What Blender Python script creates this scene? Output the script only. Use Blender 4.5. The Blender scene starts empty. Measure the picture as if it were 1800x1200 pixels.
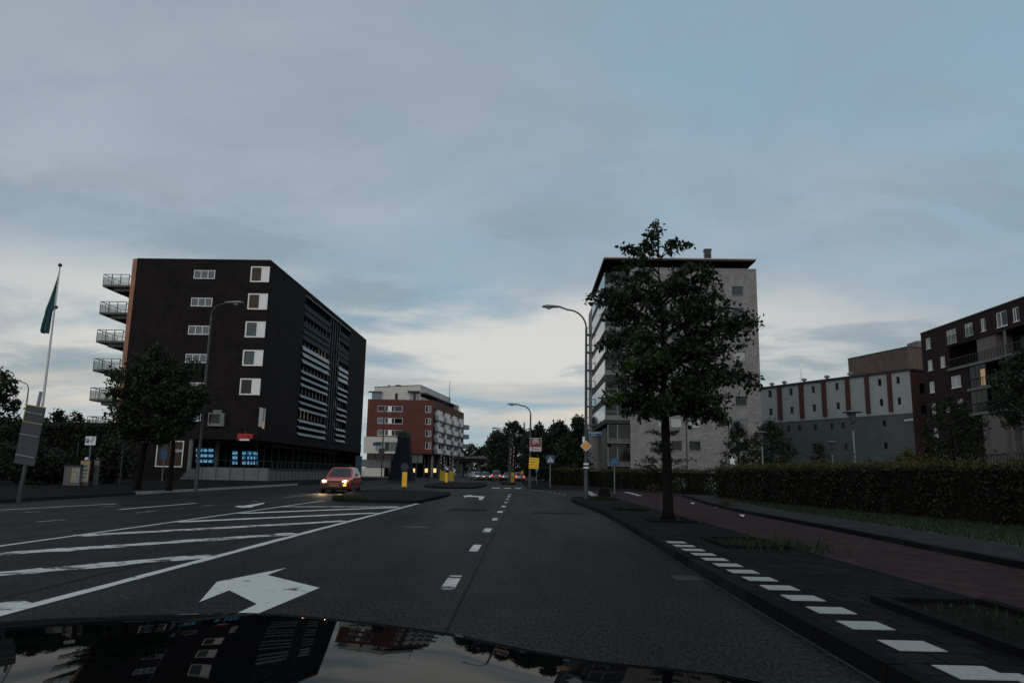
import bpy, bmesh, math, random
import numpy as np
from mathutils import Vector, Matrix

random.seed(7); rng = np.random.default_rng(7)
scene = bpy.context.scene
COL = scene.collection

# ------------------------------------------------------------------ camera
# world: X right of the lane, Y along the road, Z up; the camera sits in a car 1.25 m above the road
FPX, CXP, CYP, CAMH = 1320.0, 900.0, 600.0, 1.25      # focal length in pixels of an 1800 px wide frame
VPX, VPY, ROLL = 925.0, 832.0, math.radians(0.86)
_v = Vector(((VPX-CXP)/FPX, -(VPY-CYP)/FPX, 1.0)).normalized()
_a = Vector((math.sin(ROLL), math.cos(ROLL), 0.0))
_z = (_a - _v*_a.dot(_v)).normalized()
_x = _z.cross(_v)
if _x.x < 0: _x = -_x
MW = [_x, _v, _z]
cam = bpy.data.cameras.new('camera'); camo = bpy.data.objects.new('camera', cam); COL.objects.link(camo)
cam.sensor_width = 36.0; cam.lens = FPX/1800*36; cam.clip_start = 0.05; cam.clip_end = 3000
_r = Vector((_x.x, _v.x, _z.x)); _u = Vector((_x.y, _v.y, _z.y)); _f = Vector((_x.z, _v.z, _z.z))
_m = Matrix(((_r.x, _u.x, -_f.x, 0), (_r.y, _u.y, -_f.y, 0), (_r.z, _u.z, -_f.z, CAMH), (0, 0, 0, 1)))
camo.matrix_world = _m
scene.camera = camo

# ------------------------------------------------------------------ sky, sun, exposure
SUN_AZ, SUN_EL = math.radians(196), math.radians(16)   # low, behind the camera, veiled by cloud
world = bpy.data.worlds.new('World'); scene.world = world; world.use_nodes = True
def build_sky():
    nt = world.node_tree; N = nt.nodes; L = nt.links; N.clear()
    def node(t, **k):
        n = N.new(t)
        for a, b in k.items(): setattr(n, a, b)
        return n
    def math_(op, a, b=None, clamp=False):
        n = node('ShaderNodeMath', operation=op, use_clamp=clamp)
        for i, v in enumerate((a, b)):
            if v is None: continue
            if isinstance(v, (int, float)): n.inputs[i].default_value = v
            else: L.new(v, n.inputs[i])
        return n.outputs[0]
    def ramp(fac, stops, interp='EASE'):
        n = node('ShaderNodeValToRGB'); L.new(fac, n.inputs[0]); cr = n.color_ramp; cr.interpolation = interp
        while len(cr.elements) < len(stops): cr.elements.new(0.5)
        for e, (p, c) in zip(cr.elements, stops):
            e.position = p; e.color = (*c, 1) if len(c) == 3 else c
        return n.outputs[0]
    def mix(f, a, b):
        n = node('ShaderNodeMix', data_type='RGBA')
        if isinstance(f, (int, float)): n.inputs[0].default_value = f
        else: L.new(f, n.inputs[0])
        for i, v in ((6, a), (7, b)):
            if isinstance(v, tuple): n.inputs[i].default_value = (*v, 1)
            else: L.new(v, n.inputs[i])
        return n.outputs[2]
    tc = node('ShaderNodeTexCoord')
    sp = node('ShaderNodeSeparateXYZ'); L.new(tc.outputs['Generated'], sp.inputs[0])
    x, y, z = sp.outputs
    zc = math_('MAXIMUM', z, 0.0)
    inv = math_('DIVIDE', 1.0, math_('ADD', zc, 0.22))
    cv = node('ShaderNodeCombineXYZ'); L.new(math_('MULTIPLY', x, inv), cv.inputs[0]); L.new(math_('MULTIPLY', y, inv), cv.inputs[1])
    def noise(scale, detail, rough, off, sx=1.0, sy=1.0, dist=0.0):
        mp = node('ShaderNodeMapping'); mp.inputs['Location'].default_value = off; mp.inputs['Scale'].default_value = (sx, sy, 1)
        L.new(cv.outputs[0], mp.inputs[0])
        n = node('ShaderNodeTexNoise'); n.inputs['Scale'].default_value = scale; n.inputs['Detail'].default_value = detail
        n.inputs['Roughness'].default_value = rough; n.inputs['Distortion'].default_value = dist
        L.new(mp.outputs[0], n.inputs['Vector']); return n.outputs[0]
    g = lambda v: (v, v, v)
    base = ramp(zc, [(0.0, (.50, .50, .48)), (.06, (.49, .51, .50)), (.14, (.45, .49, .50)), (.24, (.435, .48, .53)), (.36, (.42, .47, .55)), (.60, (.39, .43, .50)), (1.0, (.33, .365, .40))], 'LINEAR')
    # broad veils of bluer and greyer cloud
    n1 = ramp(noise(0.62, 4, .5, SKY_OFF[0]), [(.40, g(0)), (.62, g(1))])
    c = mix(math_('MULTIPLY', n1, .80), base, (.25, .42, .54))
    nd = ramp(noise(1.0, 6, .58, SKY_OFF[1], .9, 1.1, .4), [(.46, g(0)), (.70, g(1))])
    c = mix(math_('MULTIPLY', nd, .55), c, (.285, .35, .425))
    nm = ramp(noise(2.3, 6, .6, SKY_OFF[5], .85, 1.1, .5), [(.42, g(0)), (.64, g(1))])
    c = mix(math_('MULTIPLY', nm, .55), c, (.295, .38, .445))
    # pale gaps and slate bars towards the horizon, clearer on the side the road leads to
    dirn = math_('MULTIPLY_ADD', y, .93); dirn.node.inputs[2].default_value = 0.; L.new(math_('MULTIPLY', x, -.16), dirn.node.inputs[2])
    ahead = ramp(dirn, [(.68, g(.10)), (.93, g(1))])
    low = math_('MULTIPLY', ramp(z, [(.03, g(.25)), (.10, g(.9)), (.15, g(1)), (.205, g(1)), (.27, g(0))]), ahead)
    n2 = ramp(noise(0.95, 7, .6, SKY_OFF[2], .8, 1.25, .35), [(.38, g(0)), (.56, g(1))])
    c = mix(math_('MULTIPLY', math_('MULTIPLY', n2, low), .9), c, (.76, .74, .69))
    n3 = ramp(noise(1.5, 7, .62, SKY_OFF[3], .8, 1.25, .4), [(.50, g(0)), (.63, g(1))])
    lowb = ramp(z, [(.03, g(.3)), (.08, g(1)), (.26, g(.9)), (.40, g(.05))])
    c = mix(math_('MULTIPLY', math_('MULTIPLY', n3, lowb), .80), c, (.275, .355, .405))
    # the last warm light low over the horizon
    hz = ramp(z, [(.0, g(.1)), (.055, g(.3)), (.082, g(1)), (.10, g(.7)), (.13, g(0))])
    n4 = ramp(noise(1.6, 4, .5, SKY_OFF[4], .4, 1.4), [(.42, g(0)), (.6, g(1))])
    c = mix(math_('MULTIPLY', math_('MULTIPLY', math_('MULTIPLY', hz, n4), ahead), .8), c, (.80, .68, .56))
    bg = node('ShaderNodeBackground'); L.new(c, bg.inputs[0]); bg.inputs[1].default_value = 1.0
    st = node('ShaderNodeTexSky'); st.sky_type = 'NISHITA'; st.sun_disc = False
    st.sun_elevation = SUN_EL; st.sun_rotation = SUN_AZ
    b2 = node('ShaderNodeBackground'); L.new(st.outputs[0], b2.inputs[0]); b2.inputs[1].default_value = 0.06
    ms = node('ShaderNodeMixShader'); ms.inputs[0].default_value = 0.9
    L.new(b2.outputs[0], ms.inputs[1]); L.new(bg.outputs[0], ms.inputs[2])
    out = node('ShaderNodeOutputWorld'); L.new(ms.outputs[0], out.inputs[0])
SKY_OFF = [(2.6, 1.5, 0), (12.8, 18.9, 0), (0.8, 9.0, 0), (7.1, 5.8, 0), (17.5, 19.3, 0), (16.1, 8.4, 0)]
build_sky()
sun = bpy.data.lights.new('sun', 'SUN'); sun.energy = 1.1; sun.angle = math.radians(100); sun.color = (1.0, .93, .88)
suno = bpy.data.objects.new('sun', sun); COL.objects.link(suno); suno.location = (0, 0, 60)
_sd = Vector((math.sin(SUN_AZ)*math.cos(SUN_EL), math.cos(SUN_AZ)*math.cos(SUN_EL), math.sin(SUN_EL)))
suno.rotation_euler = _sd.to_track_quat('Z', 'Y').to_euler()
vs = scene.view_settings
scene.display_settings.display_device = 'sRGB'
vs.view_transform = 'Standard'; vs.look = 'None'; vs.exposure = 0.0; vs.gamma = 1.0; vs.use_curve_mapping = False
scene.cycles.use_denoising = True
scene.cycles.max_bounces = 5; scene.cycles.diffuse_bounces = 2; scene.cycles.glossy_bounces = 3; scene.cycles.transparent_max_bounces = 6
scene.cycles.caustics_reflective = False; scene.cycles.caustics_refractive = False

# ------------------------------------------------------------------ where a direction of the photograph meets the place
def ray(px, py):
    c = Vector(((px-CXP)/FPX, -(py-CYP)/FPX, 1.0)); return Vector((MW[0].dot(c), MW[1].dot(c), MW[2].dot(c)))
def G(px, py, z=0.0):
    d = ray(px, py); t = (z-CAMH)/d.z; return Vector((d.x*t, d.y*t, z))
def AY(px, py, y):
    d = ray(px, py); t = y/d.y; return Vector((d.x*t, y, CAMH+d.z*t))
def ZY(px, py, y): return AY(px, py, y).z

# ------------------------------------------------------------------ materials
MATS = {}
def mat(name, col, rough=.8, var=.15, scale=6., bump=0., bscale=None, metal=0., spec=.5, emis=None, estr=0., coat=0., col2=None, trans=0.):
    if name in MATS: return MATS[name]
    m = bpy.data.materials.new(name); m.use_nodes = True; nt = m.node_tree; N = nt.nodes; L = nt.links
    b = N['Principled BSDF']
    b.inputs['Roughness'].default_value = rough; b.inputs['Metallic'].default_value = metal
    b.inputs['Specular IOR Level'].default_value = spec; b.inputs['Coat Weight'].default_value = coat
    if coat: b.inputs['Coat Roughness'].default_value = .03
    if trans: b.inputs['Transmission Weight'].default_value = trans
    tc = N.new('ShaderNodeTexCoord')
    if var > 0 or col2:
        n = N.new('ShaderNodeTexNoise'); n.inputs['Scale'].default_value = scale; n.inputs['Detail'].default_value = 5; n.inputs['Roughness'].default_value = .62
        L.new(tc.outputs['Object'], n.inputs['Vector'])
        r = N.new('ShaderNodeValToRGB'); L.new(n.outputs[0], r.inputs[0])
        r.color_ramp.elements[0].position = .3; r.color_ramp.elements[1].position = .7
        c1 = [c*(1-var) for c in col]; c2 = col2 if col2 else [min(1, c*(1+var)) for c in col]
        r.color_ramp.elements[0].color = (*c1, 1); r.color_ramp.elements[1].color = (*c2, 1)
        L.new(r.outputs[0], b.inputs['Base Color'])
    else: b.inputs['Base Color'].default_value = (*col, 1)
    if bump:
        n2 = N.new('ShaderNodeTexNoise'); n2.inputs['Scale'].default_value = bscale or scale*6; n2.inputs['Detail'].default_value = 4
        L.new(tc.outputs['Object'], n2.inputs['Vector'])
        bp = N.new('ShaderNodeBump'); bp.inputs['Strength'].default_value = bump; bp.inputs['Distance'].default_value = .02
        L.new(n2.outputs[0], bp.inputs['Height']); L.new(bp.outputs[0], b.inputs['Normal'])
    if emis:
        b.inputs['Emission Color'].default_value = (*emis, 1); b.inputs['Emission Strength'].default_value = estr
    MATS[name] = m; return m

def brickmat(name, c1, c2, mortar, bw=.22, rh=.0625, rough=.85, horiz=False, msize=.012, var=.3, bump=.5, spec=.3, bigvar=.18):
    m = bpy.data.materials.new(name); m.use_nodes = True; nt = m.node_tree; N = nt.nodes; L = nt.links
    b = N['Principled BSDF']; b.inputs['Roughness'].default_value = rough; b.inputs['Specular IOR Level'].default_value = spec
    geo = N.new('ShaderNodeNewGeometry')
    if horiz: vec = geo.outputs['Position']
    else:
        sp = N.new('ShaderNodeSeparateXYZ'); L.new(geo.outputs['Position'], sp.inputs[0])
        sn = N.new('ShaderNodeSeparateXYZ'); L.new(geo.outputs['True Normal'], sn.inputs[0])
        ab = []
        for i in (0, 1):
            a = N.new('ShaderNodeMath'); a.operation = 'ABSOLUTE'; L.new(sn.outputs[i], a.inputs[0]); ab.append(a.outputs[0])
        p1 = N.new('ShaderNodeMath'); p1.operation = 'MULTIPLY'; L.new(sp.outputs[0], p1.inputs[0]); L.new(ab[1], p1.inputs[1])
        p2 = N.new('ShaderNodeMath'); p2.operation = 'MULTIPLY_ADD'; L.new(sp.outputs[1], p2.inputs[0]); L.new(ab[0], p2.inputs[1]); L.new(p1.outputs[0], p2.inputs[2])
        cv = N.new('ShaderNodeCombineXYZ'); L.new(p2.outputs[0], cv.inputs[0]); L.new(sp.outputs[2], cv.inputs[1]); vec = cv.outputs[0]
    br = N.new('ShaderNodeTexBrick'); L.new(vec, br.inputs['Vector'])
    br.inputs['Scale'].default_value = 1.0; br.inputs['Brick Width'].default_value = bw; br.inputs['Row Height'].default_value = rh
    br.inputs['Mortar Size'].default_value = msize; br.inputs['Mortar Smooth'].default_value = .3; br.inputs['Bias'].default_value = 0
    br.inputs['Color1'].default_value = (*c1, 1); br.inputs['Color2'].default_value = (*c2, 1); br.inputs['Mortar'].default_value = (*mortar, 1)
    ns = N.new('ShaderNodeTexNoise'); ns.inputs['Scale'].default_value = .7; ns.inputs['Detail'].default_value = 7; ns.inputs['Roughness'].default_value = .65
    L.new(geo.outputs['Position'], ns.inputs['Vector'])
    mr = N.new('ShaderNodeMapRange'); mr.inputs[1].default_value = .3; mr.inputs[2].default_value = .7; mr.inputs[3].default_value = 1-bigvar; mr.inputs[4].default_value = 1+bigvar
    L.new(ns.outputs[0], mr.inputs[0])
    mx = N.new('ShaderNodeMix'); mx.data_type = 'RGBA'; mx.blend_type = 'MULTIPLY'; mx.inputs[0].default_value = 1
    L.new(br.outputs[0], mx.inputs[6]); L.new(mr.outputs[0], mx.inputs[7]); L.new(mx.outputs[2], b.inputs['Base Color'])
    bp = N.new('ShaderNodeBump'); bp.inputs['Strength'].default_value = bump; bp.inputs['Distance'].default_value = .01; bp.invert = True
    L.new(br.outputs['Fac'], bp.inputs['Height']); L.new(bp.outputs[0], b.inputs['Normal'])
    MATS[name] = m; return m

def asphaltmat():
    m = bpy.data.materials.new('asphalt'); m.use_nodes = True; nt = m.node_tree; N = nt.nodes; L = nt.links
    b = N['Principled BSDF']; b.inputs['Specular IOR Level'].default_value = .10
    geo = N.new('ShaderNodeNewGeometry')
    def noise(s, d, sx=1., sy=1.):
        mp = N.new('ShaderNodeMapping'); mp.inputs['Scale'].default_value = (sx, sy, 1); L.new(geo.outputs['Position'], mp.inputs[0])
        n = N.new('ShaderNodeTexNoise'); n.inputs['Scale'].default_value = s; n.inputs['Detail'].default_value = d; n.inputs['Roughness'].default_value = .6
        L.new(mp.outputs[0], n.inputs['Vector']); return n.outputs[0]
    def rng_(v, a, b_, c, d):
        r = N.new('ShaderNodeMapRange'); L.new(v, r.inputs[0]); r.inputs[1].default_value = a; r.inputs[2].default_value = b_; r.inputs[3].default_value = c; r.inputs[4].default_value = d; return r.outputs[0]
    def mul(a, b_):
        n = N.new('ShaderNodeMath'); n.operation = 'MULTIPLY'; L.new(a, n.inputs[0]); L.new(b_, n.inputs[1]); return n.outputs[0]
    a = rng_(noise(.5, 6, 1.6, .12), .3, .7, .55, 1.45)      # wheel tracks, along the road
    chip = noise(44, 4, 1., .3); c = rng_(chip, .34, .66, .2, 1.8); L.new(rng_(chip, .34, .66, .03, .16), b.inputs['Specular IOR Level'])               # chippings
    e = rng_(noise(1.1, 7), .35, .65, .72, 1.28)
    f = mul(mul(a, c), e)
    mx = N.new('ShaderNodeMix'); mx.data_type = 'RGBA'; mx.blend_type = 'MULTIPLY'; mx.inputs[0].default_value = 1
    mx.inputs[6].default_value = (.0085, .0102, .0106, 1); L.new(f, mx.inputs[7]); L.new(mx.outputs[2], b.inputs['Base Color'])
    L.new(rng_(noise(.4, 5, 1.6, .2), .3, .7, .60, .78), b.inputs['Roughness'])
    bp = N.new('ShaderNodeBump'); bp.inputs['Strength'].default_value = .45; bp.inputs['Distance'].default_value = .008
    L.new(noise(42, 4), bp.inputs['Height']); L.new(bp.outputs[0], b.inputs['Normal'])
    MATS['asphalt'] = m; return m

def paintmat(name, wear, col=(.56, .57, .55), under=(.032, .036, .04)):
    m = bpy.data.materials.new(name); m.use_nodes = True; nt = m.node_tree; N = nt.nodes; L = nt.links
    b = N['Principled BSDF']; b.inputs['Roughness'].default_value = .75
    geo = N.new('ShaderNodeNewGeometry')
    def noise(s, d):
        n = N.new('ShaderNodeTexNoise'); n.inputs['Scale'].default_value = s; n.inputs['Detail'].default_value = d; n.inputs['Roughness'].default_value = .7
        L.new(geo.outputs['Position'], n.inputs['Vector']); return n.outputs[0]
    r = N.new('ShaderNodeValToRGB'); L.new(noise(3.0, 8), r.inputs[0])
    r.color_ramp.elements[0].position = wear-.03; r.color_ramp.elements[1].position = wear+.03
    r.color_ramp.elements[0].color = (*under, 1); r.color_ramp.elements[1].color = (*col, 1)
    r2 = N.new('ShaderNodeMapRange'); L.new(noise(40, 4), r2.inputs[0]); r2.inputs[1].default_value = .3; r2.inputs[2].default_value = .7; r2.inputs[3].default_value = .78; r2.inputs[4].default_value = 1.1
    mx = N.new('ShaderNodeMix'); mx.data_type = 'RGBA'; mx.blend_type = 'MULTIPLY'; mx.inputs[0].default_value = 1
    L.new(r.outputs[0], mx.inputs[6]); L.new(r2.outputs[0], mx.inputs[7]); L.new(mx.outputs[2], b.inputs['Base Color'])
    MATS[name] = m; return m

def leafmat(name, c1, c2):
    m = bpy.data.materials.new(name); m.use_nodes = True; nt = m.node_tree; N = nt.nodes; L = nt.links
    b = N['Principled BSDF']; b.inputs['Roughness'].default_value = .55; b.inputs['Specular IOR Level'].default_value = .3
    geo = N.new('ShaderNodeNewGeometry')
    r = N.new('ShaderNodeValToRGB'); L.new(geo.outputs['Random Per Island'], r.inputs[0])
    r.color_ramp.elements[0].color = (*c1, 1); r.color_ramp.elements[1].color = (*c2, 1)
    L.new(r.outputs[0], b.inputs['Base Color'])
    tr = N.new('ShaderNodeBsdfTranslucent'); L.new(r.outputs[0], tr.inputs[0])
    ms = N.new('ShaderNodeMixShader'); ms.inputs[0].default_value = .3
    L.new(b.outputs[0], ms.inputs[1]); L.new(tr.outputs[0], ms.inputs[2]); L.new(ms.outputs[0], N['Material Output'].inputs[0])
    MATS[name] = m; return m

asphaltmat()
paintmat('paint', .385, (.56, .57, .54), (.05, .052, .05)); paintmat('paint_worn', .455, (.52, .525, .50), (.022, .024, .025)); paintmat('paint_block', .31, (.31, .315, .30), (.09, .09, .088))
paintmat('paint_faded', .47, (.30, .31, .31))
brickmat('brick_dark', (.0085, .0064, .0066), (.0185, .0130, .0130), (.019, .016, .0165), spec=.12, bigvar=.32, bw=.26, rh=.085)
brickmat('brick_maroon', (.024, .0105, .0108), (.035, .0155, .0158), (.018, .014, .0145), spec=.2)
brickmat('brick_red', (.105, .030, .024), (.145, .040, .030), (.10, .045, .036), bw=.24, rh=.08)
brickmat('brick_grey', (.205, .192, .183), (.325, .308, .296), (.14, .133, .13), bw=.34, rh=.085, msize=.012)
brickmat('brick_orange', (.34, .15, .085), (.40, .19, .11), (.30, .16, .11))
brickmat('brick_brown', (.10, .068, .055), (.13, .088, .070), (.09, .07, .06), bw=.6, rh=.3)
brickmat('paving', (.0070, .0075, .0080), (.0150, .0154, .0160), (.0025, .0025, .0028), bw=.3, rh=.3, horiz=True, msize=.012, bump=.8, spec=.04, rough=.95)
brickmat('paving_walk', (.025, .028, .032), (.036, .039, .043), (.018, .019, .020), bw=.3, rh=.3, horiz=True, msize=.008, bump=.6, spec=.04, rough=.95)
brickmat('cobble', (.015, .015, .015), (.026, .025, .024), (.008, .008, .008), bw=.18, rh=.12, horiz=True, msize=.02, bump=.9, spec=.04, rough=.95)
brickmat('red_paving', (.034, .020, .022), (.050, .029, .031), (.018, .011, .013), bw=.3, rh=.3, horiz=True, msize=.010, bump=.5, spec=.04, rough=.95)
mat('kerb', (.022, .023, .024), .95, .2, 3, .3, spec=.05)
mat('kerb_worn', (.012, .012, .0125), .95, .3, 3, .4, spec=.05)
mat('kerb_dark', (.007, .007, .0075), .95, .2, 3, .3, spec=.05)
mat('kerb_pale', (.26, .265, .26), .85, .2, 3, .3)
mat('ground', (.03, .032, .028), .95, .3, .3)
mat('earth', (.010, .009, .007), .95, .4, 4, .8, 30, spec=.03)
mat('grass_soil', (.016, .028, .010), .95, .4, 3, .8, 30)
mat('concrete', (.15, .157, .152), .85, .22, 1.5, .25)
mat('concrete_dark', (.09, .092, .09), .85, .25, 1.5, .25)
mat('concrete_pink', (.15, .125, .12), .85, .1, 1.2, .15)
mat('render_grey', (.072, .088, .089), .85, .14, .5, .2)
mat('render_pale', (.31, .335, .325), .85, .10, .5, .15)
mat('render_cream', (.56, .53, .475), .8, .08, .6, .1)
mat('stucco_red', (.062, .018, .018), .85, .2, 1.5, .2)
mat('white_frame', (.74, .73, .71), .5, .05, 3)
mat('white_panel', (.80, .77, .76), .55, .04, 2)
mat('dark_metal', (.020, .024, .028), .45, .15, 5, metal=.2)
mat('zinc', (.17, .20, .215), .5, .15, 3, metal=.3)
mat('galv', (.17, .185, .19), .5, .2, 4, metal=.5)
mat('lamp_grey', (.040, .045, .048), .55, .2, 4, .1)
mat('lamp_head', (.16, .165, .16), .45, .1, 4)
mat('pole_white', (.60, .56, .56), .5, .08, 2)
mat('roof_dark', (.03, .028, .028), .8, .2, 2)
mat('soffit', (.045, .026, .026), .8, .12, 2)
mat('fascia', (.42, .36, .33), .6, .06, 2)
mat('glass_dark', (.006, .008, .010), .06, .2, .6, spec=.22)
mat('glass_sky', (.060, .078, .092), .06, .15, .5, spec=.5)
brickmat('brick_far', (.075, .040, .034), (.10, .052, .044), (.07, .045, .04), bw=.24, rh=.08)
mat('glass_room', (.022, .030, .038), .08, .2, .6, spec=.3)
mat('glass_blue', (.05, .13, .19), .08, .15, .5, spec=.5)
mat('glass_green', (.15, .18, .16), .10, .15, .7, spec=.5)
mat('blind_pale', (.34, .36, .34), .25, .1, 2, spec=.5)
mat('curtain_brown', (.075, .052, .036), .5, .25, 3, spec=.12)
mat('curtain_grey', (.085, .105, .10), .4, .3, 5, spec=.15)
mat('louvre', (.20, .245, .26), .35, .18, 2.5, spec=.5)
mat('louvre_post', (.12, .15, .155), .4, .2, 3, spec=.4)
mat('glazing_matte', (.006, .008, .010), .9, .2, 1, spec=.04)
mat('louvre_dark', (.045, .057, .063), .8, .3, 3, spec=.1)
mat('rail_glass', (.40, .48, .45), .15, .05, 1, spec=.4); MATS['rail_glass'].node_tree.nodes['Principled BSDF'].inputs['Alpha'].default_value = .38
mat('bark', (.0085, .008, .0075), .95, .4, 8, .9, 20, spec=.05)
mat('tyre', (.012, .012, .012), .85, .1, 8)
mat('rim', (.25, .26, .27), .35, .1, 6, metal=.7)
mat('plastic_black', (.014, .014, .015), .55, .1, 6)
mat('car_glass', (.020, .026, .030), .05, .1, 1, spec=.6)
mat('car_red', (.50, .040, .022), .28, .05, 2, coat=.6)
mat('car_silver', (.33, .36, .38), .3, .05, 2, metal=.4, coat=.5)
mat('car_dark', (.018, .021, .024), .3, .05, 2, coat=.6)
mat('car_bluegrey', (.06, .08, .09), .3, .05, 2, coat=.6)
mat('bonnet_paint', (.002, .0024, .003), .3, .5, 6, coat=.30, spec=.0); MATS['bonnet_paint'].node_tree.nodes['Principled BSDF'].inputs['Coat Roughness'].default_value = .02
mat('headlight', (.9, .85, .7), .3, 0, emis=(1, .66, .30), estr=9)
mat('headlight_lens', (.3, .2, .1), .2, 0, emis=(1, .42, .10), estr=1.3)  # orange glow put on the lens in place of the lamp's halo
mat('headlight_far', (.9, .85, .7), .3, 0, emis=(1, .62, .36), estr=3.2)
mat('indicator', (.9, .4, .05), .3, 0, emis=(1, .36, .03), estr=3.5)
mat('tail_light', (.6, .02, .02), .3, 0, emis=(1, .12, .07), estr=1.7)
mat('plate_yellow', (.22, .12, .012), .5, .05, 6)
mat('sign_yellow', (.93, .54, .012), .5, .04, 5, emis=None)
mat('bollard_yellow', (.90, .47, .012), .5, .05, 5)
mat('barrier_yellow', (.36, .26, .010), .55, .15, 3)
mat('sign_blue', (.006, .050, .125), .5, .05, 4)
mat('sign_white', (.70, .70, .70), .5, .05, 4)
mat('sign_pink', (.52, .44, .44), .5, .05, 4)
mat('sign_red', (.13, .006, .014), .5, .06, 4)
mat('sign_orange', (.70, .30, .012), .5, .04, 5)
mat('sign_back', (.024, .033, .042), .6, .15, 2)
mat('sign_black', (.010, .010, .011), .6, .1, 4)
mat('letter_red', (.46, .028, .016), .5, .05, 4, emis=(1, .05, .015), estr=.03)
mat('barrier_white', (.34, .33, .33), .6, .1, 4)
mat('barrier_red', (.09, .010, .009), .5, .1, 4)
mat('shop_brown', (.035, .014, .006), .5, .1, 3)
mat('screen_blue', (.02, .08, .14), .3, 0, emis=(.05, .30, .62), estr=.24)
mat('screen_pale', (.3, .5, .6), .3, 0, emis=(.36, .74, 1.0), estr=.45)
mat('lit_warm', (.8, .5, .2), .5, 0, emis=(1, .60, .24), estr=1.05)
mat('lit_dim', (.4, .35, .2), .5, 0, emis=(.9, .62, .28), estr=.07)
mat('blind_orange', (.55, .33, .19), .6, .1, 4, emis=(1, .55, .28), estr=.16)
mat('flag', (.020, .075, .085), .8, .35, 1.2)
mat('obelisk', (.005, .008, .018), .8, .3, 1.5, spec=.15)
mat('poster', (.20, .21, .18), .5, .5, 9)
mat('poster_orange', (.40, .22, .06), .5, .2, 6)
mat('litter', (.62, .64, .64), .7, .1, 6)
mat('flower_white', (.26, .255, .24), .7, .1, 8)
mat('flower_pink', (.14, .02, .035), .7, .2, 8)
leafmat('leaf_plane', (.007, .014, .006), (.024, .040, .012))
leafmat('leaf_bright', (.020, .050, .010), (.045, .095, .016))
leafmat('leaf_dark', (.010, .018, .008), (.022, .036, .013))
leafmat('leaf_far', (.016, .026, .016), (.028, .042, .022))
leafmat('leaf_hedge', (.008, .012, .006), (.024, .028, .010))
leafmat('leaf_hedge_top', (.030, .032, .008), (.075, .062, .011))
leafmat('leaf_grass', (.010, .022, .007), (.020, .040, .011))
leafmat('leaf_ivy', (.009, .014, .007), (.022, .030, .012))
leafmat('leaf_feather', (.05, .07, .06), (.10, .13, .11))

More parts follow.
